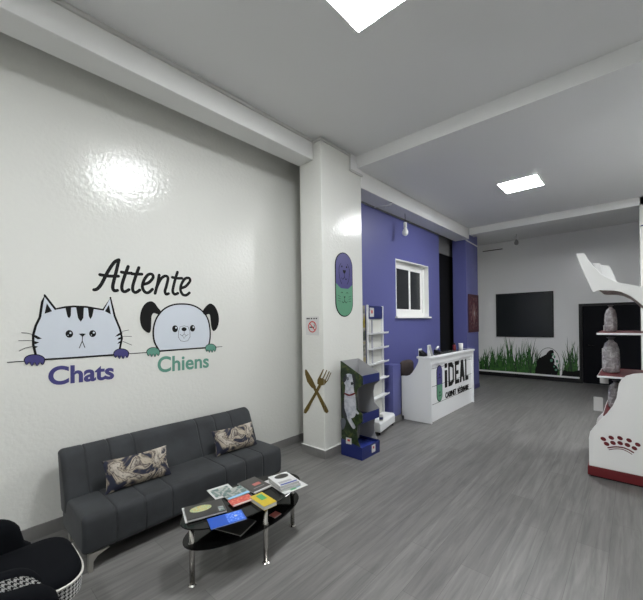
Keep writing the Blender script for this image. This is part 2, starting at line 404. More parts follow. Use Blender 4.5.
# ================================================================== CEILING LIGHTS
def led(x, y, z, label, h=.31):
    t = thing('ceiling_light', label, 'ceiling light', (x, y, z), 'square ceiling light panels')
    mb = MB()
    mb.box(-h, h, -h, -h+.015, -.018, -.001).box(-h, h, h-.015, h, -.018, -.001).box(-h, -h+.015, -h+.015, h-.015, -.018, -.001).box(h-.015, h, -h+.015, h-.015, -.018, -.001)
    mb.build('frame', W['whiteframe'], t, local=True)
    MB().box(-h+.015, h-.015, -h+.015, h-.015, -.014, -.001).build('diffuser', W['led'], t, local=True)
    return t
led(-1.30, 1.955, 4.0, 'large bright square light panel at the top edge of the photo, nearest one')
led(-1.32, 6.22, 3.85, 'smaller looking bright square light panel farther down the ceiling', .28)
led(-1.0, -1.2, 4.0, 'added square fill light panel on the ceiling near the front wall, unseen')  # unseen panel behind the camera, added to lift the overall brightness
led(1.05, 6.22, 3.85, 'added square fill light panel on the right side of the ceiling, unseen')  # out-of-view panel added to brighten the back of the room

# hanging bulb lamps
def bulb(x, y, z, ln, label, dark=False):
    t = thing('bulb_lamp', label, 'lamp', (x, y, z), 'hanging bare bulb holders')
    MB().tube([(0, 0, 0), (.003, 0, -ln*.5), (0, 0, -ln)], .004).build('cord', W['blackframe'], t, local=True, smooth=True)
    MB().lathe([(.012, 0), (.03, -.01), (.032, -.09), (.026, -.1)], (0, 0, -ln), 14).build('socket', W['beam'], t, local=True, smooth=True)
    MB().lathe([(.022, -.1), (.03, -.12), (.05, -.16), (.055, -.19), (.045, -.225), (.02, -.245), (.002, -.25)], (0, 0, -ln), 16).build('bulb', W['whiteframe'] if not dark else W['cardgrey'], t, local=True, smooth=True)
    return t
bulb(*onx(405, 217, -3.0)[:2], 3.6, .15, 'white bare bulb hanging under the beam above the purple wall')
bulb(-2.35, 10.5, 4.0, .05, 'dim bare bulb hanging near the back wall above the dark screen', True)
p = onx(391.5, 200, XP)
t = thing('ceiling_hook', 'small pipe hook under the beam edge left of the hanging bulb', 'hook', (XP-.01, p[1], 3.60))
MB().tube([(XP-.01, p[1], 3.60), (XP-.01, p[1], 3.57), (XP-.05, p[1]-.02, 3.555), (-3.16, p[1]-.05, 3.575)], .009).build('hook_arm', W['beam'], t, smooth=True)
MB().lathe([(.02, -.004), (.02, .0)], (XP-.01, p[1], 3.598), 12).build('mounting_disc', W['grey'], t)

# ================================================================== WALL ART, SOFA WALL
PW = Plane('x', XL, 1)
def art(name, label, cat, loc): return thing(name, label, cat, loc)
def crop(ox, oy, s): return lambda l: [(ox+a/s, oy+b/s) for a, b in l]
# Attente
k = crop(80, 240, 5.358); S = []
S += [[(75, 267), (92, 262), (115, 235), (150, 168), (183, 120), (208, 106)], [(208, 106), (196, 160), (182, 215), (175, 252), (183, 271), (200, 270)], [(107, 186), (150, 193), (205, 194)]]
S += [[(258, 142), (240, 190), (225, 240), (226, 268), (240, 277), (262, 266)], [(222, 172), (250, 177), (276, 178)]]
S += [[(315, 148), (298, 195), (283, 245), (284, 272), (299, 281), (320, 268)], [(277, 181), (300, 183), (331, 183)]]
S += [[(338, 238), (368, 228), (391, 202), (385, 184), (365, 186), (344, 213), (334, 250), (346, 277), (366, 282), (388, 264)]]
S += [[(424, 188), (415, 235), (402, 286)], [(408, 258), (432, 210), (456, 193), (471, 204), (463, 245), (455, 274), (461, 290), (474, 287)]]
S += [[(522, 172), (510, 210), (499, 255), (497, 278), (508, 291), (524, 285)], [(494, 200), (520, 205), (546, 205)]]
S += [[(541, 258), (566, 248), (589, 220), (583, 204), (562, 208), (544, 235), (538, 266), (549, 291), (568, 296), (586, 283)]]
mb = MB()
for i, st in enumerate(S): PW.stroke(mb, smooth_curve(k(st), 8), .029, .001+.00002*i)
tag(mb.build('wall_lettering', W['black']), 'black brush script word Attente on the white wall above the sofa', 'wall lettering')
tag(PW.text('Chats', [(48.2, 366.5), (114, 362.5), (114, 379), (48.2, 386)], 'wall_lettering', W['vinylpurple'], bold=.03), 'purple word Chats under the cat face on the wall', 'wall lettering')
tag(PW.text('Chiens', [(157.5, 356.5), (208.8, 354), (208.8, 367.5), (157.5, 373)], 'wall_lettering', W['vinylteal'], bold=.022), 'green word Chiens under the dog face on the wall', 'wall lettering')
mb = MB(); PW.stroke(mb, [(7.5, 362.4), (60, 358.6), (120, 354.3), (155, 352), (222, 346.6)], .007, .0008)
tag(mb.build('wall_line', W['lineblack']), 'long thin black line the cat and dog faces peek over', 'wall sticker')
# cat
c1 = crop(20, 285, 6.667); c2 = crop(70, 285, 5.457)
cat = thing('wall_sticker', 'white tabby cat face sticker with purple paws on the sofa wall', 'wall sticker', (XL, .9, 1.45))
edge = c1([(105, 468), (88, 400), (87, 335), (105, 270), (132, 215), (148, 112), (163, 68), (235, 160), (300, 148)])+c2([(20, 117), (90, 120), (180, 135), (220, 70), (243, 170), (272, 240), (283, 290), (270, 352)])
mb = MB(); PW.fill(mb, edge+[(119, 354.4), (38, 359.8)], .0015); mb.build('head', W['catwhite'], cat)
mb = MB(); PW.stroke(mb, edge, .0165, .003)
for e in edge[1:-1]: PW.fill(mb, [(e[0]+.95*cos(2*pi*q/10), e[1]+.95*sin(2*pi*q/10)) for q in range(10)], .0031)
PW.stroke(mb, [(42, 359.6), (70, 357.9), (114, 354.8)], .014, .003)
mb.build('outline', W['black'], cat)
for tri in (c1([(178, 122), (213, 175), (163, 192)]), c2([(212, 108), (222, 160), (190, 143)])):
    mb = MB(); PW.fill(mb, tri, .003); mb.build('inner_ear', W['black'], cat)
for q in (c1([(301, 148), (340, 146), (338, 205), (327, 222), (316, 210)]), c2([(32, 118), (75, 120), (72, 180), (58, 200), (43, 180)]), c2([(97, 122), (130, 126), (121, 170), (111, 186), (102, 170)])):
    mb = MB(); PW.fill(mb, q, .0032); mb.build('stripe', W['black'], cat)
for q in (c1([(86, 328), (112, 338), (146, 358), (118, 362), (90, 345)]), c1([(86, 372), (128, 382), (104, 394), (86, 392)]), c1([(90, 404), (120, 410), (104, 420), (92, 418)]),
          c2([(284, 256), (262, 266), (245, 282), (262, 278), (284, 268)]), c2([(284, 280), (262, 290), (258, 299), (280, 296)]), c2([(284, 300), (266, 310), (257, 322), (282, 312)])):
    mb = MB(); PW.fill(mb, q, .0032); mb.build('cheek_stripe', W['black'], cat)
for (ex, ey, r) in ((69.2, 333.9, 3.8), (92.5, 333.6, 3.4)):
    mb = MB(); PW.fill(mb, ell(ex, ey, r, r), .003); e_ = mb.build('eye', W['black'], cat)
    mb = MB(); PW.fill(mb, ell(ex+1.1, ey-1, 1.0, 1.0), .0045); PW.fill(mb, ell(ex-1.3, ey+1.4, .5, .5), .0045); mb.build('highlight', W['catwhite'], e_)
mb = MB(); PW.fill(mb, [(78.6, 333.8), (82.2, 333.4), (85.8, 333.8), (82.4, 336.9)], .003); mb.build('nose', W['black'], cat)
mb = MB(); PW.stroke(mb, [(82.3, 336.7), (82.1, 341), (79.2, 348)], .006, .003); PW.stroke(mb, [(82.1, 341), (84.7, 347.4)], .006, .0031); mb.build('mouth', W['lineblack'], cat)
for q in ([(21.5, 332.7), (27, 333), (32, 334.4)], [(18.5, 340.6), (32.3, 340.5)], [(19, 351), (25, 348), (32, 346.5)], [(121.9, 331.4), (128.6, 330)], [(122.2, 336.3), (131.4, 336.5)], [(122.8, 341.4), (131.8, 345.1)]):
    mb = MB(); PW.stroke(mb, q, .004, .003); mb.build('whisker', W['lineblack'], cat)
def paw(cx, cy, rx, ry, m, par):
    P = [(cx+rx*cos(t), cy-ry*.95*sin(t)) for t in [pi*i/14 for i in range(15)]]
    n = 4
    for j in range(n):
        xa = cx-rx+2*rx*j/n; dep = ry*(.75 if j in (0, 3) else 1.0)
        P += [(xa+2*rx/n*(i/6), cy+ry*.15+dep*.85*sin(pi*i/6)) for i in range(1, 6)]+([(xa+2*rx/n, cy+ry*(.35 if j < 3 else 0))] if j < 3 else [])
    mb = MB(); PW.fill(mb, P, .0048); o = mb.build('paw', m, par)
    mb = MB(); PW.stroke(mb, P[:15], .006, .0062); PW.stroke(mb, [P[14], P[15]]+P[16:]+[P[0]], .004, .0062); mb.build('paw_outline', W['black'], o)
paw(34.4, 360, 10.4, 5.9, W['vinylpurple'], cat); paw(121, 353.6, 7.6, 5.2, W['vinylpurple'], cat)
# dog
k = crop(135, 295, 6.667)
dog = thing('wall_sticker', 'white dog face sticker with black ears and green paws on the sofa wall', 'wall sticker', (XL, 1.85, 1.45))
edge = smooth_curve(k([(158, 368), (128, 310), (121, 235), (140, 160), (185, 100), (245, 68), (310, 60), (380, 68), (440, 100), (480, 150), (498, 220), (499, 290), (488, 345)]), 4)
mb = MB(); PW.fill(mb, edge, .0015); mb.build('head', W['catwhite'], dog)
mb = MB(); PW.stroke(mb, edge, .0155, .003); PW.stroke(mb, [(158, 350.9), (206, 347.8)], .012, .003); mb.build('outline', W['black'], dog)
for q in ([(172, 112), (150, 82), (128, 52), (100, 42), (65, 60), (40, 105), (32, 165), (48, 222), (85, 252), (103, 240), (107, 190), (110, 140), (125, 120), (152, 128)],
          [(450, 112), (470, 78), (500, 57), (530, 75), (552, 120), (558, 170), (546, 220), (522, 240), (508, 215), (502, 160), (494, 128), (466, 133)]):
    mb = MB(); PW.fill(mb, smooth_curve(k(q), 4, True), .004); mb.build('ear', W['black'], dog)
for (ex, ey, rx, ry) in ((266, 225, 19, 23), (382, 222, 17, 22)):
    mb = MB(); PW.fill(mb, k(ell(ex, ey, rx, ry)), .003); e_ = mb.build('eye', W['black'], dog)
    mb = MB(); PW.fill(mb, k(ell(ex+6, ey-7, 6, 6)), .0045); mb.build('highlight', W['catwhite'], e_)
mb = MB(); PW.fill(mb, k(ell(326, 228, 17, 13)), .0035); mb.build('nose', W['black'], dog)
mb = MB(); PW.stroke(mb, k([(290, 240), (300, 212), (327, 205), (352, 212), (365, 240), (366, 280), (350, 305), (326, 310), (303, 305), (288, 280)]), .0035, .003, closed=True); mb.build('muzzle', W['lineblack'], dog)
mb = MB(); PW.stroke(mb, k([(300, 262), (312, 272), (327, 260), (342, 272), (353, 262)]), .004, .003); PW.stroke(mb, k([(327, 240), (327, 260)]), .003, .003); PW.stroke(mb, k([(316, 272), (326, 290), (338, 272)]), .003, .003); mb.build('mouth', W['lineblack'], dog)
paw(135+120/6.667, 295+380/6.667, 6.6, 4.8, W['vinylteal'], dog); paw(135+503/6.667, 295+354/6.667, 5.3, 4.4, W['vinylteal'], dog)

# ================================================================== PILLAR DECORATION
PP = Plane('x', XP, 1)
lg = thing('capsule_sign', 'capsule shaped pet sign, purple dog half over green cat half, on the pillar', 'sign', (XP, 3.635, 1.76))
cy, hw, zt, zb = 3.635, .185, 2.62, 1.765
def capsule(hw, zt, zb, cy, n=16):
    return [(cy+hw*cos(pi*i/n), zt-hw+hw*sin(pi*i/n)) for i in range(n+1)]+[(cy-hw*cos(pi*i/n), zb+hw-hw*sin(pi*i/n)) for i in range(n+1)]
PP.fill(mb := MB(), capsule(hw, zt, zb, cy), .001, .006, wall=True); mb.build('backing', W['black'], lg)
hw2 = hw-.012; zs = 2.17
up = [(cy+hw2*cos(pi*i/16), zt-hw+hw2*sin(pi*i/16)) for i in range(17)]+[(cy-hw2, zs+.03), (cy-.08, zs-.03), (cy+.08, zs-.03), (cy+hw2, zs+.03)]
lo = [(cy-hw2, zs+.03), (cy-.08, zs-.03), (cy+.08, zs-.03), (cy+hw2, zs+.03)][::-1]+[(cy-hw2*cos(pi*i/16), zb+hw-hw2*sin(pi*i/16)) for i in range(17)]
PP.fill(mb := MB(), up, .0075, .002, wall=True); ph = plabel(mb.build('dog_half', W['vinylpurple'], lg), 'purple upper half with dog face')
PP.fill(mb := MB(), lo, .0075, .002, wall=True); ch = plabel(mb.build('cat_half', W['vinylgreen'], lg), 'green lower half with cat face')
mb = MB()
for d in (-1, 1):
    PP.stroke(mb, smooth_curve([(cy+d*.07, 2.47), (cy+d*.11, 2.40), (cy+d*.10, 2.28), (cy+d*.06, 2.2)], 5), .006, .0097, .001, wall=True)
    PP.stroke(mb, smooth_curve([(cy, 2.30), (cy+d*.03, 2.26), (cy+d*.06, 2.28)], 5), .006, .0097, .001, wall=True)
    PP.fill(mb, ell(cy+d*.05, 2.43, .012, .014, 12), .0097, .001, wall=True)
PP.fill(mb, [(cy-.035, 2.385), (cy+.035, 2.385), (cy+.02, 2.35), (cy, 2.335), (cy-.02, 2.35)], .0097, .001, wall=True)
PP.stroke(mb, [(cy, 2.335), (cy, 2.30)], .006, .0097, .001, wall=True)
mb.build('dog_face', W['black'], ph)
mb = MB()
for d in (-1, 1):
    PP.stroke(mb, smooth_curve([(cy, 1.98), (cy+d*.03, 1.95), (cy+d*.055, 1.97)], 5), .006, .0097, .001, wall=True)
    PP.stroke(mb, smooth_curve([(cy+d*.035, 2.08), (cy+d*.055, 2.09), (cy+d*.075, 2.08)], 5), .006, .0097, .001, wall=True)
    for q in (0, 1, 2): PP.stroke(mb, [(cy+d*.085, 2.03-.03*q), (cy+d*.14, 2.045-.035*q)], .004, .0097, .001, wall=True)
PP.fill(mb, [(cy-.02, 2.035), (cy+.02, 2.035), (cy, 2.01)], .0097, .001, wall=True); PP.stroke(mb, [(cy, 2.01), (cy, 1.98)], .005, .0097, .001, wall=True)
mb.build('cat_face', W['black'], ch)
# no smoking sign, front face of the pillar
PQ = Plane('y', 3.21, -1)
ns = thing('no_smoking_sign', 'small white no smoking sign on the narrow pillar face', 'sign', (-3.05, 3.21, 1.53))
MB().box(-3.165, -2.935, 3.204, 3.2095, 1.535, 1.77).build('plate', W['paper'], ns)
mb = MB()
for a in (-3.15, -3.12, -3.075, -3.03, -2.99): PQ.fill(mb, [(a, 1.738), (a+.025, 1.738), (a+.025, 1.752), (a, 1.752)], .0065, wall=True)
mb.build('header_line', W['black'], ns)
mb = MB(); PQ.stroke(mb, ell(-3.05, 1.64, .066, .066, 28), .014, .0066, wall=True, closed=True); PQ.stroke(mb, [(-3.095, 1.685), (-3.005, 1.595)], .013, .0068, wall=True)
mb.build('red_ring', W['signred'], ns)
mb = MB(); PQ.fill(mb, [(-3.1, 1.628), (-3.02, 1.628), (-3.02, 1.642), (-3.1, 1.642)], .0062, wall=True); PQ.stroke(mb, smooth_curve([(-3.01, 1.64), (-3.005, 1.655), (-3.02, 1.665), (-3.01, 1.68)], 4), .006, .0062, wall=True)
mb.build('cigarette', W['black'], ns)
# crossed knife and fork around the pillar corner
def corner_decal(name, polys, parent, m, lift=.0015):
    mb = MB()
    a0, a1 = (317, 137), (325, 455)
    from bpy_extras import object_utils
    # pixel line of the pillar's corner edge
    def proj(x, y, z):
        w_ = x*fw[0]+y*fw[1]; u = (x*rt[0]+y*rt[1])/w_*F; v = -(z-H)/w_*F; c, s = cos(ROLL), sin(ROLL)
        return (PX+u*c+v*s, PY-u*s+v*c)
    e0, e1 = proj(XP, 3.21, 0), proj(XP, 3.21, 3)
    d = Vector((e1[0]-e0[0], e1[1]-e0[1])).normalized(); nrm = Vector((d.y, -d.x))
    if nrm.x < 0: nrm = -nrm
    for i, poly in enumerate(polys):
        bm = bmesh.new(); f = bm.faces.new([bm.verts.new((p[0], p[1], 0)) for p in poly]); f.normal_update()
        bmesh.ops.triangulate(bm, faces=[f], ngon_method='EAR_CLIP')
        bmesh.ops.bisect_plane(bm, geom=bm.verts[:]+bm.edges[:]+bm.faces[:], dist=1e-5, plane_co=(e0[0], e0[1], 0), plane_no=(nrm.x, nrm.y, 0))
        lf = lift+i*.0004
        for f in bm.faces:
            c = f.calc_center_median(); right = (Vector((c.x-e0[0], c.y-e0[1])).dot(nrm) > 0)
            V = []
            for v in f.verts:
                if right: q = onx(v.co.x, v.co.y, XP); V.append((XP+lf, max(q[1], 3.21-lf), q[2]))
                else: q = ony(v.co.x, v.co.y, 3.21); V.append((min(q[0], XP+lf), 3.21-lf, q[2]))
            mb.add(V, [tuple(range(len(V)))])
        bm.free()
    o = mb.build(name, m, parent); md = o.modifiers.new('thick', 'SOLIDIFY'); md.thickness = .001; md.offset = 0
    return o
k = crop(290, 300, 5)
cut = thing('cutlery_decal', 'dull gold crossed knife and fork decal around the pillar corner', 'wall sticker', (XP, 3.21, .5))
kb = k([(80, 345), (90, 358), (112, 395), (131, 436), (122, 447), (106, 436), (86, 408), (76, 372), (75, 352)])
kh = k([(126, 436), (136, 448), (160, 490), (186, 540), (193, 557), (184, 567), (172, 560), (160, 530), (136, 478), (118, 446)])
fh = k([(150, 424), (156, 432), (140, 462), (110, 515), (92, 552), (80, 568), (70, 564), (72, 548), (96, 510), (124, 462), (142, 426)])
fk = k([(166, 345), (170, 348), (154, 388), (162, 392), (181, 349), (185, 352), (168, 394), (175, 398), (194, 355), (198, 358), (178, 402), (183, 405), (203, 361), (206, 364), (188, 404), (172, 424), (150, 430), (137, 418), (138, 398)])
kn = corner_decal('knife_blade', [kb], cut, W['gold']); corner_decal('knife_handle', [kh], cut, W['gold'])
corner_decal('fork_head', [fk], cut, W['gold'], .0027); corner_decal('fork_handle', [fh], cut, W['gold'], .0035)

# ================================================================== BACK WALL: SCREEN, GRASS, PICTURE
PBK = Plane('y', YB, -1)
sc = thing('wall_screen', 'large dark rectangular screen on the back wall above the grass mural', 'screen', (-2.36, YB, 1.19))
mb = MB(); sx0, sx1, sz0, sz1 = -3.09, -1.64, 1.19, 2.46
for q in ((sx0, sx1, sz0, sz0+.04), (sx0, sx1, sz1-.04, sz1), (sx0, sx0+.04, sz0+.04, sz1-.04), (sx1-.04, sx1, sz0+.04, sz1-.04)): mb.box(q[0], q[1], YB-.05, YB-.001, q[2], q[3])
mb.build('frame', W['blackframe'], sc, bevel=.004)
MB().box(sx0+.04, sx1-.04, YB-.04, YB-.002, sz0+.04, sz1-.04).build('panel', W['screen'], sc)
random.seed(11)
def blade(mb, x, z0, h, lean, w, lift):
    n = 8; L = []; R = []
    for i in range(n+1):
        t = i/n; cx = x+lean*t*t; cz = z0+h*(t-.18*abs(lean)/max(h, .1)*t*t*t); ww = w*(1-t)**.7*.5
        L.append((cx-ww, cz)); R.append((cx+ww, cz))
    PBK.fill(mb, L+R[::-1][1:], lift, .001, wall=True)
gm = thing('grass_mural', 'strip of tall green grass stickers along the foot of the back wall', 'wall sticker', (-2.3, YB, .16))
def hmax(x):   # grass height profile from the photo
    pts = [(-3.62, .75), (-3.3, .85), (-3.1, .72), (-2.95, .95), (-2.85, 1.12), (-2.6, 1.05), (-2.35, .95), (-2.2, 1.1), (-2.1, .85), (-1.8, .5), (-1.5, .45), (-1.45, .6), (-1.28, 1.25), (-1.2, 1.0), (-1.08, .85)]
    for (a, b), (c, d) in zip(pts, pts[1:]):
        if a <= x <= c: return b+(d-b)*(x-a)/(c-a)
    return .5
mbs = [MB(), MB()]; GX0, GX1 = -3.62, dx0-.04
for i in range(520):
    x = random.uniform(GX0+.03, GX1-.03)
    if -2.02 < x < -1.42 and random.random() < .75: continue
    h = hmax(x)*random.uniform(.25, .8) if random.random() < .85 else hmax(x)*random.uniform(.8, 1.05)
    ln = random.uniform(-.16, .16); ln = max(GX0-x, min(GX1-x, ln))
    blade(mbs[0 if random.random() < .72 else 1], x, .161, h, ln, random.uniform(.018, .045), .001+.00003*(i % 60))
mbs[0].build('green_blades', W['green'], gm)['kind'] = 'stuff'
mbs[1].build('dark_blades', W['darkgreen'], gm)['kind'] = 'stuff'
k = crop(475, 325, 5.845)
sil = k([(352, 283), (352, 258), (362, 235), (360, 215), (372, 195), (395, 183), (415, 172), (425, 158), (440, 146), (455, 146), (462, 158), (456, 175), (450, 190), (462, 198), (466, 215), (460, 228), (478, 240), (488, 262), (484, 280), (476, 296)])
PBK.fill(mb := MB(), sil, .006, .001); PBK.fill(mb, k([(510, 282), (520, 262), (540, 270), (575, 272), (612, 264), (614, 304), (560, 302), (505, 298)]), .006, .001)
plabel(mb.build('black_animal', W['black'], gm), 'black animal silhouette sitting in the grass')
mb = MB()
for e in ((447, 207, 8, 9), (455, 172, 6, 8), (465, 186, 6, 9), (480, 212, 7, 9), (474, 262, 8, 7), (463, 243, 5, 6), (487, 236, 4, 9)): PBK.fill(mb, k(ell(*e, 10)), .0075, .001)
mb.build('pale_spots', W['vinylgreen'], gm); mb.__init__()
PBK.stroke(mb, k(smooth_curve([(360, 200), (385, 155), (415, 135), (450, 138), (480, 165), (495, 205), (500, 250)], 5)), .012, .0085, .001, taper=True)
mb.build('arching_blade', W['darkgreen'], gm)
# picture on purple pillar
pc = thing('wall_hanging', 'dark red patterned rug picture on the side of the purple pillar', 'picture', (-2.95, 8.85, 1.4))
MB().box(-2.949, -2.93, 8.49, 9.19, 1.40, 2.32).build('border', mat('dark_red_border', (.05, .012, .02), .8, var=.4, vscale=40), pc)
W['rug'] = ramp_mat('rug_pattern', [(.1, (.06, .010, .02)), (.4, (.10, .018, .03)), (.55, (.03, .012, .025)), (.7, (.16, .08, .08))], 14, .9, kind='vor')
MB().box(-2.93, -2.926, 8.55, 9.13, 1.47, 2.25).build('field', W['rug'], pc)
mb = MB()
PR = Plane('x', -2.926, 1)
for r, l in ((1, .0), (.6, .002), (.3, .004)):
    mb = MB(); PR.fill(mb, [(8.84-.17*r, 1.86), (8.84, 1.86-.28*r), (8.84+.17*r, 1.86), (8.84, 1.86+.28*r)], .0005+l, .001, wall=True)
    mb.build('medallion', [mat('rug_pale', (.17, .10, .10), .9), W['red'], W['cardgrey']][int(l*500)], pc)

# ================================================================== SOFA
sofa = thing('sofa', 'charcoal velvet click clack sofa with channel seams against the white wall', 'sofa', (-3.1, 1.54, 0))
SY0, SY1 = .645, 2.43
def seams(pxs, x, z0):
    return [onx(px, 0, x)[1] for px in pxs]
def yat(px, py, x): return onx(px, py, x)[1]
BACKS = [yat(86, 470, -3.3), yat(110, 452, -3.3), yat(134, 447, -3.32), yat(197, 430, -3.32), yat(214, 425, -3.33), yat(230, 420, -3.33)]
def channel(prof, y0, y1, ss, name, m, parent, rnd=.03, depth=.009, bulge=0.006):
    """loft a closed (x,z) profile along y with sewn channels and rounded ends"""
    cx = sum(p[0] for p in prof)/len(prof); cz = sum(p[1] for p in prof)/len(prof)
    ys = set()
    for i in range(7): t = i/6*pi/2; ys.add(y0+rnd*(1-sin(t))); ys.add(y1-rnd*(1-sin(t)))
    for i in range(60): ys.add(y0+rnd+(y1-y0-2*rnd)*i/59)
    for s_ in ss:
        for d in (-.014, -.007, -.0035, 0, .0035, .007, .014): ys.add(s_+d)
    ys = sorted(ys); R = []
    for y in ys:
        ins = 0
        e = min(y-y0, y1-y)
        if e < rnd: ins = rnd-sqrt(max(0, rnd*rnd-(rnd-e)**2))
        g = min([abs(y-s_) for s_ in ss]+[9]); dd = depth*math.exp(-(g/.0055)**2)
        ring = []
        n = len(prof)
        for i, (x, z) in enumerate(prof):
            a, b = prof[i-1], prof[(i+1) % n]; tx, tz = b[0]-a[0], b[1]-a[1]; l = sqrt(tx*tx+tz*tz) or 1
            nx, nz = tz/l, -tx/l
            if (x-cx)*nx+(z-cz)*nz < 0: nx, nz = -nx, -nz
            k_ = ins+dd
            wob = .004*noise.noise(Vector((x*3, y*3, z*3)))
            ring.append((x-nx*(k_-wob), y, z-nz*(k_-wob)))
        R.append(ring)
    o = MB().rings(R).build(name, m, parent, smooth=True)
    for s_ in ss:
        i = min(range(len(ys)), key=lambda q: abs(ys[q]-s_)); rg = R[i]
        cen = Vector((cx, ys[i], cz)); P = [Vector(p) for p in rg]; P = P+[P[0]]
        MB().tube([p+(p-cen).normalized()*.0005 for p in P], .0024, 6).build('seam', W['piping'], o, smooth=True)
    return o
def rprof(pts, r, n=5):
    out = []; m = len(pts)
    for i in range(m):
        p = Vector(pts[i]); a = Vector(pts[i-1])-p; b = Vector(pts[(i+1) % m])-p
        rr = min(r, a.length*.45, b.length*.45); s0 = p+a.normalized()*rr; s1 = p+b.normalized()*rr
        for j in range(n+1):
            t = j/n; q = s0*(1-t)**2+p*2*t*(1-t)+s1*t*t; out.append((q.x, q.y))
        e = Vector(pts[(i+1) % m]); nx_ = e-b.normalized()*min(r, b.length*.45)
        for j in range(1, 4): q = s1+(nx_-s1)*j/4; out.append((q.x, q.y))
    return out
FS = [yat(118, 520, -2.79), yat(146, 510, -2.79)]+BACKS[2:]
FS = [yat(117, 525, -2.785), yat(146, 513, -2.785), yat(173, 505, -2.785), yat(226, 475, -2.785), yat(246, 468, -2.785), yat(263, 462, -2.785)]
channel(rprof([(-2.785, .12), (-2.775, .28), (-2.79, .385), (-3.10, .385), (-3.36, .37), (-3.36, .12)], .045), SY0, SY1, FS, 'seat', W['sofa'], sofa, rnd=.032)
channel(rprof([(-3.19, .36), (-3.33, .69), (-3.40, .722), (-3.46, .70), (-3.36, .24), (-3.24, .24)], .04), SY0-.01, SY1+.0, BACKS, 'backrest', W['sofa'], sofa, rnd=.035)
bx('base_frame', W['blackframe'], -3.34, -2.84, SY0+.06, SY1-.06, .10, .135, sofa)
for (lx, ly, dy) in ((-2.785, SY0+.035, 1), (-2.785, SY1-.035, -1), (-3.30, SY0+.035, 1), (-3.30, SY1-.035, -1)):
    pts = [(lx, ly, .002), (lx, ly+dy*.025, .002), (lx, ly+dy*.028, .07), (lx, ly+dy*.055, .10), (lx, ly+dy*.13, .125), (lx, ly-dy*.002, .128)]
    MB().prism(pts, (-.035, 0, 0)).build('leg', W['metal'], sofa, bevel=.002)

# cushions
def cushion(cx, cy, cz, w, h, t, tilt, spin, label):
    th = thing('throw_cushion', label, 'cushion', (cx, cy, cz), 'marbled lumbar cushions on the sofa')
    n, m_ = 18, 10
    def side(sg):
        R = []
        for j in range(m_+1):
            row = []
            for i in range(n+1):
                u, v = i/n*2-1, j/m_*2-1
                q = max(0, (1-abs(u)**3.2))*max(0, (1-abs(v)**2.6)); d = t/2*q**.45
                pin = 1+.05*(abs(u*v))**2
                row.append(Vector((sg*d+.004*noise.noise(Vector((u*3, v*3, cy+sg))), u*w/2*pin*(1-.03*(1-v*v)), v*h/2*pin*(1-.05*(1-u*u)))))
            R.append(row)
        return R
    M_ = Matrix.Rotation(radians(spin), 3, 'Z') @ Matrix.Rotation(radians(-tilt), 3, 'Y')
    for sg, nm, mt in ((1, 'cover', W['cushion']), (-1, 'cushion_back', W['cushionback'])):
        G = side(sg); mb = MB(); vs = [M_ @ v for r in G for v in r]
        fs = [(j*(n+1)+i, j*(n+1)+i+1, (j+1)*(n+1)+i+1, (j+1)*(n+1)+i) for j in range(m_) for i in range(n)]
        mb.add(vs, fs); o = mb.build(nm, mt, th, smooth=True, local=True)
    return th
cushion(-3.08, 1.11, .505, .48, .24, .12, 24, -3, 'left marbled beige and navy cushion leaning on the sofa back')
cushion(-3.09, 2.06, .508, .46, .235, .12, 22, -3, 'right marbled beige and navy cushion at the far end of the sofa')

# ================================================================== COFFEE TABLE
TX, TY, TZ = -2.16, 1.535, .405
tb = thing('coffee_table', 'oval black glass coffee table with lower shelf on steel legs', 'table', (TX, TY, 0))
def oval(z0, z1, a, b, nm):
    MB().rings([[(TX+b*s_*cos(2*pi*k/48), TY+a*s_*sin(2*pi*k/48), z) for k in range(48)] for s_, z in ((.99, z0), (1, z0+.002), (1, z1-.002), (.99, z1))]).build(nm, W['tableglass'], tb)
oval(.397, .405, .50, .235, 'glass_top'); oval(.262, .269, .485, .235, 'lower_shelf')
for (lx, ly) in ((-2.15, 1.095), (-1.955, 1.545), (-2.14, 1.975), (-2.36, 1.53)):
    l = MB().lathe([(.017, .012), (.017, .396)], (lx, ly, 0), 16).build('leg', W['chrome'], tb, smooth=True)
    l.data.polygons[0].use_smooth = False
    MB().lathe([(.026, 0), (.028, .006), (.019, .014)], (lx, ly, 0), 16).build('foot', W['chrome'], l)
    for pr_ in ([(.023, .252), (.024, .256), (.024, .262)], [(.022, .2695), (.022, .278), (.018, .28)], [(.024, .388), (.024, .396)]):
        MB().lathe(pr_, (lx, ly, 0), 16).build('collar', W['chrome'], l)

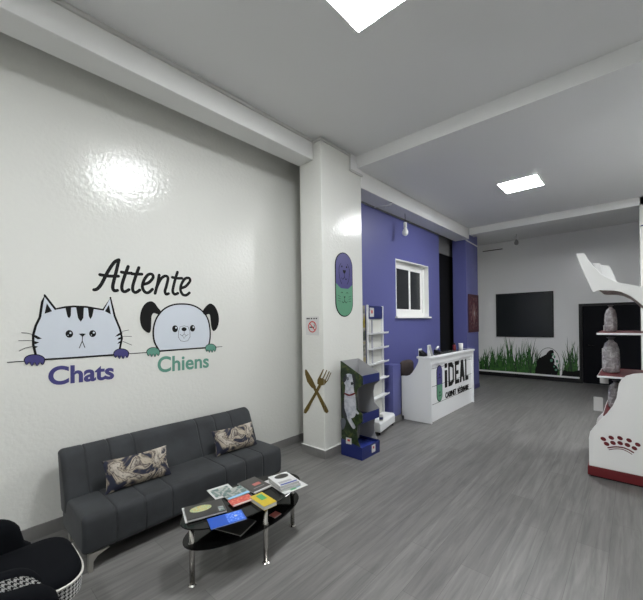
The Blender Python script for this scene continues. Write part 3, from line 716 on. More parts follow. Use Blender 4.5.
# printed matter on the table
def rect(pts, z):
    q = [Vector(onz(px, py, z)[:2]) for px, py in pts]; c = sum(q, Vector((0, 0)))/4
    e1 = ((q[1]-q[0])+(q[2]-q[3]))/2; e2 = ((q[3]-q[0])+(q[2]-q[1]))/2
    a = e1.normalized(); b = Vector((-a.y, a.x)); 
    if b.dot(e2) < 0: b = -b
    return c, a, b, e1.length, abs(e2.dot(b))
def book(name, label, cat, quad, z, th, cover, group='magazines and books on the glass table', pages=True, curl=0, dx=0):
    c, a, b, w_, d_ = rect(quad, z+th)
    t = thing(name, label, cat, (c.x+dx, c.y, z), group)
    def R(u0, u1, v0, v1, z0, z1):
        P = [a*(u*w_/2)+b*(v*d_/2) for u, v in ((u0, v0), (u1, v0), (u1, v1), (u0, v1))]
        return MB().prism([(p.x, p.y, z0) for p in P], (0, 0, z1-z0))
    ct = min(.0018, th*.2)
    if pages:
        R(-.985, .985, -.98, .98, ct, th-ct).build('pages', W['paper'], t, local=True)
        R(-1, 1, -1, 1, .0002, ct).build('back_cover', cover, t, local=True)
    o = R(-1, 1, -1, 1, th-ct if pages else .0002, th).build('front_cover' if pages else 'sheet', cover, t, local=True)
    def prt(nm, u0, u1, v0, v1, m, lift=.0004, oval=False):
        if oval:
            P = [a*((u0+u1)/2+(u1-u0)/2*cos(q))*(w_/2)+b*((v0+v1)/2+(v1-v0)/2*sin(q))*(d_/2) for q in [2*pi*i/24 for i in range(24)]]
        else: P = [a*(u*w_/2)+b*(v*d_/2) for u, v in ((u0, v0), (u1, v0), (u1, v1), (u0, v1))]
        return MB().prism([(p.x, p.y, th+.0001) for p in P], (0, 0, lift)).build(nm, m, o, local=True)
    return t, prt
Z0 = .4055
W['darkcover'] = mat('dark_magazine_cover', (.035, .032, .03), .3)
W['food'] = ramp_mat('food_photo', [(.2, (.35, .10, .03)), (.42, (.60, .45, .15)), (.52, (.16, .35, .20)), (.62, (.70, .62, .40)), (.8, (.05, .25, .22))], 70, .4, dist=1.5)
W['collage'] = ramp_mat('photo_collage', [(.25, (.03, .06, .06)), (.45, (.10, .17, .16)), (.55, (.42, .40, .36)), (.7, (.12, .22, .30))], 26, .35, dist=1)
W['reddots'] = ramp_mat('red_dotted_cover', [(.0, (.80, .62, .35)), (.18, (.62, .16, .10)), (.6, (.50, .07, .06))], 48, .4, kind='vor')
W['bluedots'] = ramp_mat('blue_dotted_print', [(.0, (.45, .60, .90)), (.3, (.10, .22, .75)), (.6, (.03, .14, .65))], 60, .35, kind='vor')
W['lightblue'] = mat('light_blue_print', (.25, .48, .70), .4)
W['silver'] = mat('silver_print', (.30, .30, .30), .3)
W['pink'] = mat('reddish_print', (.45, .12, .10), .4)
W['navy'] = mat('navy_print', (.02, .04, .22), .4)
W['greenprint'] = mat('green_print', (.05, .30, .12), .4)
book('paper_sheet', 'white leaflet sticking out under the thick dark magazine at the near table end', 'paper', [(181.8, 508), (185.3, 523), (205, 518), (200, 504)], Z0, .0035, W['paper'], pages=False)
t, pr = book('magazine', 'thick dark magazine with an oval food photo, nearest end of the glass table', 'magazine', [(184, 507.5), (187.5, 520), (227.5, 510.5), (221, 498)], Z0+.0038, .015, W['darkcover'])
pr('food_photo', -.65, .25, -.78, .35, W['food'], oval=True); pr('light_strip', .2, .9, .62, .9, W['collage'])
t, pr = book('book', 'bright blue booklet with dotted pattern lying on the glass table', 'book', [(207.5, 520), (211, 529.2), (247, 518.5), (240.5, 508.5)], Z0, .006, W['bluebright'])
pr('dotted_print', -.9, .85, 0, .92, W['bluedots']); pr('white_mark', -.25, .0, .45, .62, W['paper'], .0007)
t, pr = book('magazine', 'pale edged magazine at the sofa side of the table, left of the photo collage', 'magazine', [(206.7, 491), (217.5, 500.5), (236, 491.5), (228, 483)], Z0, .005, W['paper'])
pr('picture', -.7, .8, -.85, .75, W['collage'])
t, pr = book('magazine', 'magazine with grey and blue photo collage in the middle of the glass table', 'magazine', [(221, 494), (230, 501), (249, 491), (239, 484)], Z0+.0056, .006, W['collage'])
pr('blue_band', .62, .95, -.95, .95, W['lightblue'])
t, pr = book('booklet', 'red and cream dotted booklet beside the yellow notebook', 'booklet', [(228.5, 502), (235, 507.5), (253, 498), (247.5, 492.5)], Z0+.0122, .006, W['reddots'])
pr('cream_band', .7, .97, -.97, .97, W['paper'])
t, pr = book('notebook', 'thick yellow notebook with green picture on the front of the table', 'notebook', [(250, 496), (264, 508), (277, 500), (261.5, 492.8)], Z0, .028, W['yellow'])
pr('green_picture', -.75, .1, -.3, .6, W['greenprint'])
t, pr = book('magazine', 'dark brown magazine with white edge and small red picture in the middle of the table', 'magazine', [(237.5, 483.5), (254.3, 493), (273, 485.5), (254, 476.5)], Z0, .010, W['darkcover'])
pr('red_picture', -.15, .2, -.2, .6, W['pink']); pr('white_edge', .84, 1, -1, 1, W['paper']); pr('text_lines', .45, .5, -.6, .6, W['silver'])
t, pr = book('paper_sheet', 'loose white leaflets under the book pile at the far end of the table', 'paper', [(264.5, 481), (285, 495), (307.8, 484.2), (286, 473.5)], Z0, .003, W['paper'], pages=False)
pr('green_print', .3, .9, -.35, .1, W['greenprint']); pr('blue_print', .2, .85, .15, .5, W['lightblue'])
t, pr = book('book', 'blue striped book below the white book at the far end of the table', 'book', [(269.5, 480), (281.5, 490.5), (301, 483.3), (287, 474.5)], Z0+.0036, .016, W['silver'])
t2, pr = book('book', 'white book with dark oval picture on top of the far pile', 'book', [(268, 477), (280.4, 487), (299.3, 480), (286.3, 471.5)], Z0+.02, .022, W['paper'])
pr('dark_picture', -.85, -.1, -.6, .8, W['darkcover'], oval=True); pr('text_band', .3, .6, -.8, .5, W['silver']); pr('blue_band', .72, .9, -.85, .85, W['navy'])
t, pr = book('magazine', 'dark grey magazine lying on the lower glass shelf', 'magazine', [(214, 528), (241, 535.7), (256, 520), (230, 514)], .2695, .008, W['darkcover'], group=None)
t, pr = book('booklet', 'small reddish booklet on the lower glass shelf under the yellow notebook', 'booklet', [(269.5, 515), (275, 518), (281, 513), (275, 511)], .2695, .006, W['pink'], group=None)

# ================================================================== ARMCHAIRS
def armchair(loc, label, rz=0):
    t = thing('armchair', label, 'armchair', loc, 'black tub armchairs with houndstooth outside', rz)
    # plan path: left arm front -> back -> right arm front ; local: faces +y
    path = []; hw = .285; yb = -.02; yf = .31; NA = 16
    for i in range(NA+1): path.append((-hw, yf-(yf-yb)*i/NA))
    for i in range(1, 18): a = pi+pi*i/18; path.append((hw*cos(a), yb+.26*sin(a)))
    for i in range(NA+1): path.append((hw, yb+(yf-yb)*i/NA))
    n = len(path); s = [0]
    for i in range(1, n): s.append(s[-1]+math.dist(path[i], path[i-1]))
    Ltot = s[-1]
    def top(i):
        u = s[i]/Ltot; v = abs(u-.5)*2
        h = .592+.14*max(0, cos(v*pi/2))**2.0
        if v > .84: h -= .16*(1-sqrt(max(0, 1-((v-.84)/.16)**2)))
        return h
    out, inn = [], []; z0 = .19; K = 8
    for i, (x, y) in enumerate(path):
        a, b = path[max(0, i-1)], path[min(n-1, i+1)]; dx_, dy_ = b[0]-a[0], b[1]-a[1]; l = math.hypot(dx_, dy_)
        nx, ny = -dy_/l, dx_/l     # outward? check below
        if nx*x+ny*(y-.05) < 0: nx, ny = -nx, -ny
        h = top(i); th = .032
        out.append([(x+nx*(th+.014*(q/K)**1.5), y+ny*(th+.014*(q/K)**1.5), z0+(h-z0-.0)*q/K) for q in range(K+1)])
        e = .014
        inn.append([(x+nx*(th+e), y+ny*(th+e), h), (x+nx*(th+e-.005), y+ny*(th+e-.005), h+.009), (x+nx*(th+e)*.5, y+ny*(th+e)*.5, h+.017), (x-nx*th*.3, y-ny*th*.3, h+.013), (x-nx*th, y-ny*th, h-.004), (x-nx*(th+.004), y-ny*(th+.004), h-.05), (x-nx*th, y-ny*th, .36), (x-nx*th, y-ny*th, z0)])
    # outer shell (houndstooth with UVs)
    mb = MB().rings(out, cap=False, closed=False); o = mb.build('outer_shell', W['hound'], t, smooth=True, local=True)
    uvl = o.data.uv_layers.new(name='UVMap')
    for lp in o.data.loops:
        vi = lp.vertex_index; i, q = divmod(vi, K+1); uvl.data[lp.index].uv = (s[i], out[i][q][2])
    R = [list(reversed(r))+[ (r[0][0]*.999, r[0][1]*.999, z0)] for r in inn]
    inner = []
    for i in range(n): inner.append([out[i][0]]+[(p_[0], p_[1], p_[2]) for p_ in [((out[i][q][0]-(.004)*0), out[i][q][1], out[i][q][2]) for q in range(1, 1)]]+inn[i][::-1])
    mb = MB().rings([inn[i] for i in range(n)], cap=False, closed=False)
    # rounded fronts of the arms
    for i in (0, n-1):
        ring = out[i]+inn[i][1:]; c = Vector((0, 0, 0))
        for p_ in ring: c += Vector(p_)
        c /= len(ring); V = [Vector(p_) for p_ in ring]; V2 = [c+(v-c)*.75+Vector((0, .028, 0)) for v in V]; m_ = len(V)
        mb.add(V+V2, [(a, (a+1) % m_, m_+(a+1) % m_, m_+a) for a in range(m_)]+[tuple(range(m_, 2*m_))])
    mb.build('backrest', W['velvet'], t, smooth=True, local=True)
    # D-shaped seat
    def D(sc_, z, y1=.50):
        P = [(-.25*sc_, -.0), (-.262*sc_, .2), (-.265*sc_, y1-.13)]
        P += [((-.265+.09*(1-cos(a)))*sc_ if 0 else -.265*sc_*cos(a)**.55 if cos(a) > 0 else 0, y1-.13+.13*sc_*sin(a)) for a in [pi/2*i/8 for i in range(1, 9)]]
        P += [(-p_[0], p_[1]) for p_ in P[::-1][1:]]
        P += [(.2*sc_, -.15*sc_), (0, -.22*sc_), (-.2*sc_, -.15*sc_)]
        return [(a, b, z) for a, b in P]
    MB().rings([D(.95, .35), D(.975, .41), D(.965, .425), D(.93, .44), D(.85, .45), D(.6, .455)]).build('seat_cushion', W['velvet'], t, smooth=True, local=True)
    r0, r1 = D(1.0, .408), D(.96, .325)
    mb = MB().rings([r0, r1]); o = mb.build('seat_base', W['hound'], t, local=True); uvl = o.data.uv_layers.new(name='UVMap')
    sl = [0]
    for i in range(1, len(r0)): sl.append(sl[-1]+math.dist(r0[i], r0[i-1]))
    for lp in o.data.loops: q, i = divmod(lp.vertex_index, len(r0)); uvl.data[lp.index].uv = (sl[i], .408-.083*q)
    dd = D(1.0, .411); MB().tube(dd[:22], .006).build('piping', W['whitepipe'], t, smooth=True, local=True)
    for (lx, ly) in ((-.2, .36), (.2, .36), (-.18, -.1), (.18, -.1)):
        MB().cyl((lx*1.08, ly*1.05, .001), (lx, ly, .33), .011, .016, 12).build('leg', W['blackframe'], t, local=True)
    return t
ac = armchair((-2.36, .02, 0), 'armchair in the lower left corner, showing its houndstooth side, by the sofa')
ac2 = copy_tree(ac); ac2.location = (-1.585, .05, 0)
ac2['label'] = 'black armchair nearest the camera at the very bottom left corner'

# ================================================================== CARDBOARD DOG STAND
st = thing('cardboard_display', 'blue cardboard display stand with a dog photo on its side', 'display stand', (-2.65, 3.64, 0))
SX0, SX1, SYA, SYB = -2.80, -2.51, 3.455, 3.84
side = [(SX0, .16), (SX1+.0, .16), (SX1-.035, .23), (SX1-.05, .34), (SX1-.03, .43), (SX1+.04, .47), (SX1+.04, .57), (SX1-.04, .64), (SX1-.05, .78), (SX1-.03, .87), (SX1+.05, .93), (SX1+.05, 1.03), (SX0+.03, 1.19), (SX0, 1.2)]
W['leaf'] = ramp_mat('leafy_photo', [(.25, (.004, .008, .004)), (.45, (.010, .022, .008)), (.6, (.028, .05, .014)), (.75, (.10, .095, .02))], 14, .35, dist=1)
sp = MB().prism([(x, SYA, z) for x, z in side], (0, .006, 0)).build('side_panel', W['leaf'], st)
MB().prism([(x, SYA+.0062, z) for x, z in side], (0, .001, 0)).build('panel_lining', W['cardgrey'], sp)
MB().prism([(x, SYB-.006, z) for x, z in side], (0, .006, 0)).build('side_panel', W['cardgrey'], st)
bx('back_panel', W['cardgrey'], SX0, SX0+.006, SYA+.008, SYB-.007, .02, 1.2, st)
def tray(z0, z1, xf, nm='tray'):
    mb = MB().box(xf-.008, xf, SYA, SYB, z0, z1).box(SX0+.008, xf-.008, SYA+.009, SYB-.008, z0+.02, z0+.03)
    o = mb.build(nm, W['blue'], st); return o
tray(.455, .565, SX1+.035); tray(.93, 1.035, SX1+.045)
mb = MB().box(SX0-.004, SX1+.03, SYA-.006, SYB+.004, .004, .10)
mb.prism([(SX0-.004, SYA-.006, .10), (SX1+.03, SYA-.006, .10), (SX1+.03, SYA-.006, .155), (SX0-.004, SYA-.006, .21)], (0, .005, 0)).box(SX1+.025, SX1+.03, SYA, SYB, .10, .155).prism([(SX0-.004, SYB-.001, .10), (SX1+.03, SYB-.001, .10), (SX1+.03, SYB-.001, .155), (SX0-.004, SYB-.001, .21)], (0, .005, 0))
bt = mb.build('base_tray', W['blue'], st)
W['dotsblue'] = ramp_mat('dotted_blue_insert', [(.0, (.25, .30, .50)), (.2, (.03, .05, .28)), (.7, (.015, .03, .2))], 45, .4, kind='vor')
bx('insert', W['dotsblue'], SX0+.01, SX1+.024, SYA+.002, SYB-.008, .105, .125, bt)
bx('lip_label', W['paper'], SX1+.0305, SX1+.0325, 3.66, 3.74, .04, .135, bt); bx('lip_mark', W['signred'], SX1+.0326, SX1+.0335, 3.685, 3.715, .085, .115, bt)
PS = Plane('y', SYA, -1); k = crop(335, 355, 5.46)
def sd(nm, pts, m, l, sm=True, par=None):
    mb = MB(); PS.fill(mb, smooth_curve(k(pts), 3, True) if sm else k(pts), l, .0006); return mb.build(nm, m, par or sp)
W['furwhite'] = ramp_mat('white_dog_fur_print', [(.3, (.26, .28, .34)), (.6, (.50, .51, .55))], 20, .5)
W['furdark'] = mat('dark_dog_fur_print', (.02, .022, .03), .5); W['furgrey'] = mat('grey_dog_fur_print', (.10, .11, .13), .5)
sd('dog_body', [(54, 204), (80, 212), (107, 204), (114, 250), (116, 300), (108, 336), (84, 346), (64, 336), (52, 290)], W['furwhite'], .001)
sd('dog_neck', [(58, 160), (100, 160), (106, 210), (80, 216), (54, 210)], W['furwhite'], .0013, False)
sd('dog_back', [(45, 240), (52, 290), (66, 335), (60, 350), (45, 330), (38, 290)], W['furdark'], .0016)
sd('dog_head', [(50, 120), (62, 105), (85, 103), (100, 118), (104, 150), (98, 172), (84, 180), (62, 170), (50, 150)], W['furwhite'], .0022)
sd('dog_ear', [(50, 120), (60, 104), (66, 118), (60, 142), (48, 150), (42, 135)], W['furdark'], .0028)
sd('dog_ear', [(93, 108), (104, 104), (110, 128), (112, 168), (104, 176), (99, 140)], W['furdark'], .0028)
sd('dog_eye_patch', [(64, 122), (74, 120), (76, 135), (66, 138)], W['furgrey'], .0029)
sd('dog_nose', [(87, 150), (98, 148), (100, 160), (90, 164)], W['furdark'], .003)
sd('dog_collar', [(52, 205), (80, 215), (108, 205), (108, 214), (80, 224), (54, 214)], W['red'], .003)
sd('dog_leg', [(66, 340), (80, 335), (98, 365), (112, 390), (108, 402), (96, 398), (76, 365)], W['furwhite'], .003)
sd('dog_leg', [(112, 290), (122, 305), (132, 318), (126, 324), (112, 312)], W['furwhite'], .003)
sd('dog_paw', [(34, 350), (50, 345), (60, 365), (52, 395), (40, 408), (34, 385)], W['furgrey'], .0026)
sd('label_card', [(62, 448), (92, 455), (92, 488), (62, 482)], W['paper'], .0075, False); sd('label_mark', [(70, 458), (84, 461), (84, 472), (70, 469)], W['signred'], .0085, False)

# ================================================================== WHITE RACK
rk = thing('shelf_rack', 'white wheeled shelf rack with blue header in front of the purple wall', 'shelf rack', (-2.80, 4.37, 0), rz=radians(11))
RW = .64; RD = .27
def rb(nm, m, x0, x1, y0, y1, z0, z1, par=None, bevel=0): return MB().box(x0, x1, y0, y1, z0, z1).build(nm, m, par or rk, bevel, local=True)
for yy in (.0, RW-.025):
    rb('upright', W['white'], -.205, -.175, yy, yy+.025, .20, 1.95, bevel=.003)
rb('back_panel', mat('cream_panel', (.60, .60, .56), .5), -.215, -.205, .10, RW-.03, .20, 1.74)
rb('header_panel', W['blue'], -.20, -.185, .025, RW-.025, 1.74, 1.94)
hc = rb('header_card', W['paper'], -.1849, -.183, .09, .25, 1.77, 1.91); rb('card_print', W['signred'], -.1829, -.182, .14, .2, 1.82, 1.87, hc)
for z in (1.50, 1.27, 1.04, .78, .50):
    a = MB()
    pr_ = rprof([(-.20, 0), (-.095, 0), (-.085, .032), (-.10, .03), (-.11, .016), (-.20, .016)], .006, 2)
    a.prism([(x, -.005, z+zz) for x, zz in pr_], (0, RW+.01, 0)); a.build('shelf', W['white'], rk, local=True)
rb('clear_post', mat('grey_plastic_post', (.38, .38, .42), .3), -.17, -.15, .10, .12, .22, 1.72)
bb = MB().prism([(-.27, 0, .05), (.0, 0, .05), (.0, 0, .17), (-.02, 0, .20), (-.27, 0, .20)], (0, RW, 0)).build('base_box', W['white'], rk, bevel=.012, local=True)
for (cx_, cy_) in ((-.03, .04), (-.03, RW-.04), (-.24, .04), (-.24, RW-.04)):
    c_ = MB().box(cx_-.01, cx_+.01, cy_-.012, cy_+.012, .03, .052).build('caster_fork', W['blackframe'], rk, local=True)
    MB().cyl((cx_-.009, cy_, .022), (cx_+.009, cy_, .022), .0215, n=16).build('caster_wheel', W['blackframe'], c_, local=True)
W['banner'] = ramp_mat('coloured_banner', [(.2, (.03, .03, .03)), (.4, (.35, .28, .05)), (.5, (.45, .42, .38)), (.6, (.10, .12, .10)), (.8, (.02, .02, .02))], 5, .5)
rb('side_banner', W['banner'], -.255, -.218, -.012, -.006, 1.05, 1.94)
pz = thing('product_can', 'small blue and white can on the base of the white rack', 'can', (-2.85, 4.47, .202))
MB().lathe([(.028, 0), (.03, .004), (.03, .09), (.027, .095)], (0, 0, 0), 18).build('can_body', W['paper'], pz, local=True, smooth=True)
MB().lathe([(.0305, .02), (.0305, .06)], (0, 0, 0), 18).build('can_band', W['blue'], pz, local=True, smooth=True)

# ================================================================== RECEPTION DESK
DY0, DY1, DX = 5.40, 7.42, -2.48
dk = thing('reception_desk', 'white reception desk with black lettering and grooved front panel', 'reception desk', (-2.72, 6.4, 0))
prof = [(DX, 0.003), (DX, 1.06), (-2.76, 1.06), (-2.755, 1.0), (-2.735, .955), (-2.75, .90), (-2.80, .82), (-2.87, .765), (-3.0, .745), (-2.985, .003)]
prof = [(DX, 0.003), (DX, 1.065), (-2.70, 1.065), (-2.70, 1.02), (-2.72, .97), (-2.76, .90), (-2.82, .815), (-2.87, .765), (-2.92, .75), (-3.02, .745), (-3.02, .06), (-2.98, .06), (-2.98, .003)]
for yy in (DY0, DY1-.03): MB().prism([(x, yy, z) for x, z in prof], (0, .03, 0)).build('side_panel', W['white'], dk, bevel=.002)
fp = MB().box(DX-.06, DX-.035, DY0+.03, DY1-.03, .004, 1.0).build('front_panel', W['white'], dk)
PD = Plane('x', DX-.035, 1)
mb = MB()
for z in (.29, .59, .89): mb.box(DX-.0352, DX-.0342, DY0+.032, DY1-.032, z, z+.007)
mb.build('groove', W['blackframe'], fp)
MB().box(DX-.05, DX-.004, DY0+.03, DY1-.03, .97, 1.065).build('fascia', W['white'], dk)
MB().box(-2.725, DX+.02, DY0-.02, DY1+.02, 1.066, 1.10).build('counter_top', W['white'], dk, bevel=.004)
MB().box(-2.71, -2.53, DY0+.30, DY1-.1, 1.1005, 1.104).build('counter_glass', mat('grey_counter_glass', (.12, .13, .13), .1), dk)
MB().box(-2.95, -2.56, DY0+.03, DY1-.03, .715, .745).build('work_surface', W['white'], dk)
# capsule and lettering on the front
cy2, hw2_, zt2, zb2 = 5.80, .115, .925, .30
PD.fill(mb := MB(), capsule(hw2_, zt2, zb2, cy2), .001, .004, wall=True); cp = mb.build('logo_capsule', W['black'], dk)
h3 = hw2_-.01; zs2 = .60
PD.fill(mb := MB(), [(cy2+h3*cos(pi*i/12), zt2-hw2_+h3*sin(pi*i/12)) for i in range(13)]+[(cy2-h3, zs2), (cy2+h3, zs2)], .006, .001, wall=True); mb.build('capsule_top', W['vinylpurple'], cp)
PD.fill(mb := MB(), [(cy2+h3, zs2-.005), (cy2-h3, zs2-.005)]+[(cy2-h3*cos(pi*i/12), zb2+hw2_-h3*sin(pi*i/12)) for i in range(13)], .006, .001, wall=True); mb.build('capsule_bottom', W['vinylgreen'], cp)
mb = MB()
for c_, s_ in ((.78, 1), (.47, 1)):
    PD.fill(mb, [(cy2-.03, c_), (cy2+.03, c_), (cy2, c_-.03)], .0075, .001, wall=True); PD.stroke(mb, [(cy2, c_-.03), (cy2, c_-.06)], .01, .0075, .001, wall=True)
    for d in (-1, 1): PD.stroke(mb, smooth_curve([(cy2, c_-.06), (cy2+d*.03, c_-.075), (cy2+d*.05, c_-.06)], 4), .008, .0075, .001, wall=True)
mb.build('capsule_face', W['black'], cp)
class PDW(Plane):
    def h(s, p): return p
PD2 = PDW('x', DX-.035, 1)
def desk_text(txt, y0, y1, z0, z1, bold, lab):
    return plabel(PD2.text(txt, [(y0, z1), (y1, z1), (y1, z0), (y0, z0)], 'lettering', W['black'], dk, bold=bold, th=.004), lab)
yy = [6.02, 6.11, 6.16, 6.42, 6.46, 6.70, 6.74, 6.99, 7.02, 7.22]
# bold condensed letters built letter by letter
ZA, ZB = .50, .925
for chh, a, b in (('I', 6.03, 6.13), ('D', 6.19, 6.44), ('E', 6.50, 6.70), ('A', 6.73, 6.99), ('L', 7.03, 7.19)):
    mb = MB(); th = .004; wv = .062; m_ = (a+b)/2; zc = (ZA+ZB)/2
    def P_(pts, l=.001): PD.fill(mb, pts, l, th, wall=True)
    if chh == 'I':
        P_([(a, ZA), (b, ZA), (b, .81), (a, .81)]); P_([(a, .85), (b, .85), (b, .93), (a, .93)])
    if chh == 'D':
        P_([(a, ZA), (a+wv, ZA), (a+wv, ZB), (a, ZB)])
        P_([(a+wv, ZA), (a+.15, ZA), (b, ZA+.06), (b, ZB-.06), (a+.15, ZB), (a+wv, ZB), (a+wv, ZB-.075), (a+.145, ZB-.085), (b-wv+.01, ZB-.11), (b-wv+.01, ZA+.11), (a+.145, ZA+.085), (a+wv, ZA+.075)])
    if chh == 'E':
        P_([(a, ZA), (b, ZA), (b, ZA+.075), (a+wv, ZA+.075), (a+wv, zc-.035), (b-.03, zc-.035), (b-.03, zc+.035), (a+wv, zc+.035), (a+wv, ZB-.075), (b, ZB-.075), (b, ZB), (a, ZB)])
    if chh == 'A':
        P_([(a, ZA), (a+.08, ZA), (m_-.03, ZA+.10), (m_+.03, ZA+.10), (b-.08, ZA), (b, ZA), (m_+.055, ZB), (m_-.055, ZB)])
    if chh == 'L':
        P_([(a, ZA), (b, ZA), (b, ZA+.085), (a+wv, ZA+.085), (a+wv, ZB), (a, ZB)])
    mb.build('letter', W['black'], dk)
desk_text('CABINET', 6.04, 6.54, .31, .415, .035, 'small black word line under the big letters')
desk_text('VÉTÉRINAIRE', 6.60, 7.19, .30, .43, .035, 'small black word line under the big letters')

# things on the counter
def cpos(px, py): return onz(px, py, 1.1045)
p = cpos(423.5, 353.5)
t = thing('card_terminal', 'small black payment terminal at the near end of the reception counter', 'card terminal', (-2.65, 5.48, 1.1005))
MB().prism([(-.05, -.06, 0), (.05, -.06, 0), (.05, -.06, .03), (-.05, -.06, .10)], (0, .12, 0)).build('body', W['blackframe'], t, local=True, bevel=.004)
MB().box(-.056, -.051, -.06, .06, 0, .125).build('white_back', W['whiteframe'], t, local=True)
t = thing('card_holder', 'white upright leaflet holder beside the black terminal on the counter', 'leaflet holder', (-2.55, 5.50, 1.1005))
MB().prism([(-.01, -.055, 0), (.05, -.055, 0), (.0, -.055, .19), (-.012, -.055, .19)], (0, .11, 0)).build('holder', W['whiteframe'], t, local=True, bevel=.003)
MB().prism([(.051, -.045, .01), (.0525, -.045, .01), (.004, -.045, .185), (.0025, -.045, .185)], (0, .09, 0)).build('leaflet', W['silver'], t, local=True)
t = thing('desk_phone', 'small dark and white object at the middle of the reception counter', 'desk phone', (-2.63, 6.05, 1.1045))
MB().prism([(-.07, -.05, 0), (.07, -.05, 0), (.05, -.05, .03), (-.07, -.05, .07)], (0, .10, 0)).build('body', W['blackframe'], t, local=True, bevel=.004)
MB().tube([(-.03, -.02, .07), (-.02, -.03, .10), (-.02, .03, .12), (-.03, .05, .09)], .017, 10).build('handset', W['whiteframe'], t, local=True, smooth=True)
t = thing('cup', 'white cup at the far end of the reception counter', 'cup', (-2.60, 7.05, 1.1045))
MB().lathe([(.036, 0), (.04, .005), (.043, .125), (.04, .13), (.037, .12), (.034, .01)], (0, 0, 0), 20).build('cup_body', W['whiteframe'], t, local=True, smooth=True)
t = thing('red_bottle', 'small dark red bottle next to the white cup on the counter', 'bottle', (-2.68, 6.92, 1.1045))
MB().lathe([(.03, 0), (.032, .01), (.032, .09), (.02, .105)], (0, 0, 0), 18).build('bottle_body', W['red'], t, local=True, smooth=True)
MB().lathe([(.018, .105), (.018, .14)], (0, 0, 0), 14).build('cap', W['blackframe'], t, local=True)

# office chair behind the desk
oc = thing('office_chair', 'brown rounded office chair back behind the reception desk', 'office chair', (-2.92, 5.80, 0))
def rslab(cx, cy, cz, wx, wy, wz, p=3.2, n=20, m=12):
    V = []
    for j in range(m+1):
        ph = -pi/2+pi*j/m
        for i in range(n):
            a = 2*pi*i/n; f = lambda q, e: math.copysign(abs(q)**e, q)
            V.append((cx+wx/2*f(cos(ph), .6)*f(cos(a), .6), cy+wy/2*f(cos(ph), .6)*f(sin(a), .6), cz+wz/2*f(sin(ph), .6)))
    mb = MB(); fs = []
    for j in range(m):
        for i in range(n): fs.append((j*n+i, j*n+(i+1) % n, (j+1)*n+(i+1) % n, (j+1)*n+i))
    return mb.add(V, fs)
rslab(-3.09, 5.72, .84, .10, .46, .30).build('backrest', W['brown'], oc, smooth=True)
rslab(-2.86, 5.72, .50, .36, .46, .09).build('seat', W['brown'], oc, smooth=True)
MB().tube([(-3.03, 5.72, .70), (-3.06, 5.72, .55), (-2.95, 5.72, .47), (-2.88, 5.72, .46)], .016).build('back_bracket', W['blackframe'], oc, smooth=True)
MB().cyl((-2.86, 5.72, .08), (-2.86, 5.72, .47), .024).build('gas_column', W['blackframe'], oc)
for q in range(5):
    a = 2*pi*q/5+.3; ex, ey = -2.86+.2*cos(a), 5.72+.24*sin(a)
    l = MB().cyl((-2.86, 5.72, .09), (ex, ey, .07), .02, .014, 10).build('base_arm', W['blackframe'], oc)
    MB().cyl((ex-.012, ey, .026), (ex+.012, ey, .026), .025, n=14).cyl((ex, ey, .04), (ex, ey, .07), .008, n=8).build('wheel', W['blackframe'], l)

# ================================================================== PRODUCT GONDOLA
GX = .18; GY0, GY1 = 4.70, 5.72
gd = thing('product_gondola', 'white and red pet food gondola with crown logo and horned header', 'display stand', (GX, 5.2, 0))
k = lambda l: [ony(a, b, GY0) for a, b in l]
half = [(q[0], q[2]) for q in k([(588.75, 466), (588.75, 438), (590, 432), (594, 427), (600, 420.5), (607, 413.5), (613, 405.5), (616.5, 398), (617.8, 390), (618.8, 384), (621.5, 379.5), (626, 376), (633, 374), (643, 373.3)])]
half[0] = (half[1][0], .115)
outl = half+[(2*GX-x, z) for x, z in half[::-1]]
for yy in (GY0, GY1-.03):
    ep = MB().prism([(x, yy, z) for x, z in outl], (0, .03, 0)).build('end_panel', W['gwhite'], gd, bevel=.004)
    if yy == GY0: ep0 = ep
    else: ep.scale.z = .86
x_l = half[0][0]
MB().box(x_l-.012, 2*GX-x_l+.012, GY0-.012, GY1+.012, .018, .115).build('red_base', W['red'], gd, bevel=.004)
MB().box(x_l+.01, 2*GX-x_l-.01, GY0+.01, GY1-.01, 0.002, .018).build('plinth_foot', W['blackframe'], gd)
PG = Plane('y', GY0, -1); k2 = crop(590, 425, 12)
cr = MB()
for e in ((160, 167), (255, 152), (360, 157), (469, 184), (573, 235), (199, 226), (276, 214), (362, 217), (450, 240), (533, 279)):
    PG.fill(cr, [(a, b) for a, b in k2([(e[0]+34*cos(t)+4*sin(t), e[1]+24*sin(t)+8*cos(t)) for t in [2*pi*i/20 for i in range(20)]])], .001, .0015)
PG.stroke(cr, k2(smooth_curve([(218, 272), (300, 262), (390, 270), (460, 295), (520, 330)], 5)), .013, .001, .0015)
PG.stroke(cr, k2(smooth_curve([(228, 296), (300, 286), (380, 290), (445, 315), (502, 350)], 5)), .007, .001, .0015)
plabel(cr.build('crown_logo', W['red'], ep0), 'red dotted crown')
MB().box(GX-.02, GX+.02, GY0+.03, GY1-.03, .12, 2.0).build('spine_panel', W['cardgrey'], gd)
W['redgrid'] = ramp_mat('red_patterned_liner', [(.0, (.42, .16, .16)), (.12, (.16, .012, .016)), (.5, (.11, .006, .009))], 40, .45, kind='vor')
for (z, xl) in ((1.54, -.312), (1.075, -.312), (.66, -.27), (.30, -.30)):
    for sgn in (-1, 1):
        def mx(x): return x if sgn < 0 else 2*GX-x
        xa, xb = sorted((mx(xl), mx(GX-.02))); ya, yb_ = (GY0+.12, GY1-.14) if z > 1 else (GY0+.031, GY1-.031)
        sh = MB().box(xa, xb, ya, yb_, z-.022, z).build('shelf', W['white'], gd, bevel=.005)
        xa, xb = sorted((mx(xl+.008), mx(GX-.022)))
        MB().box(xa, xb, ya+.006, yb_-.006, z+.0002, z+.004).build('shelf_liner', W['redgrid'], sh)
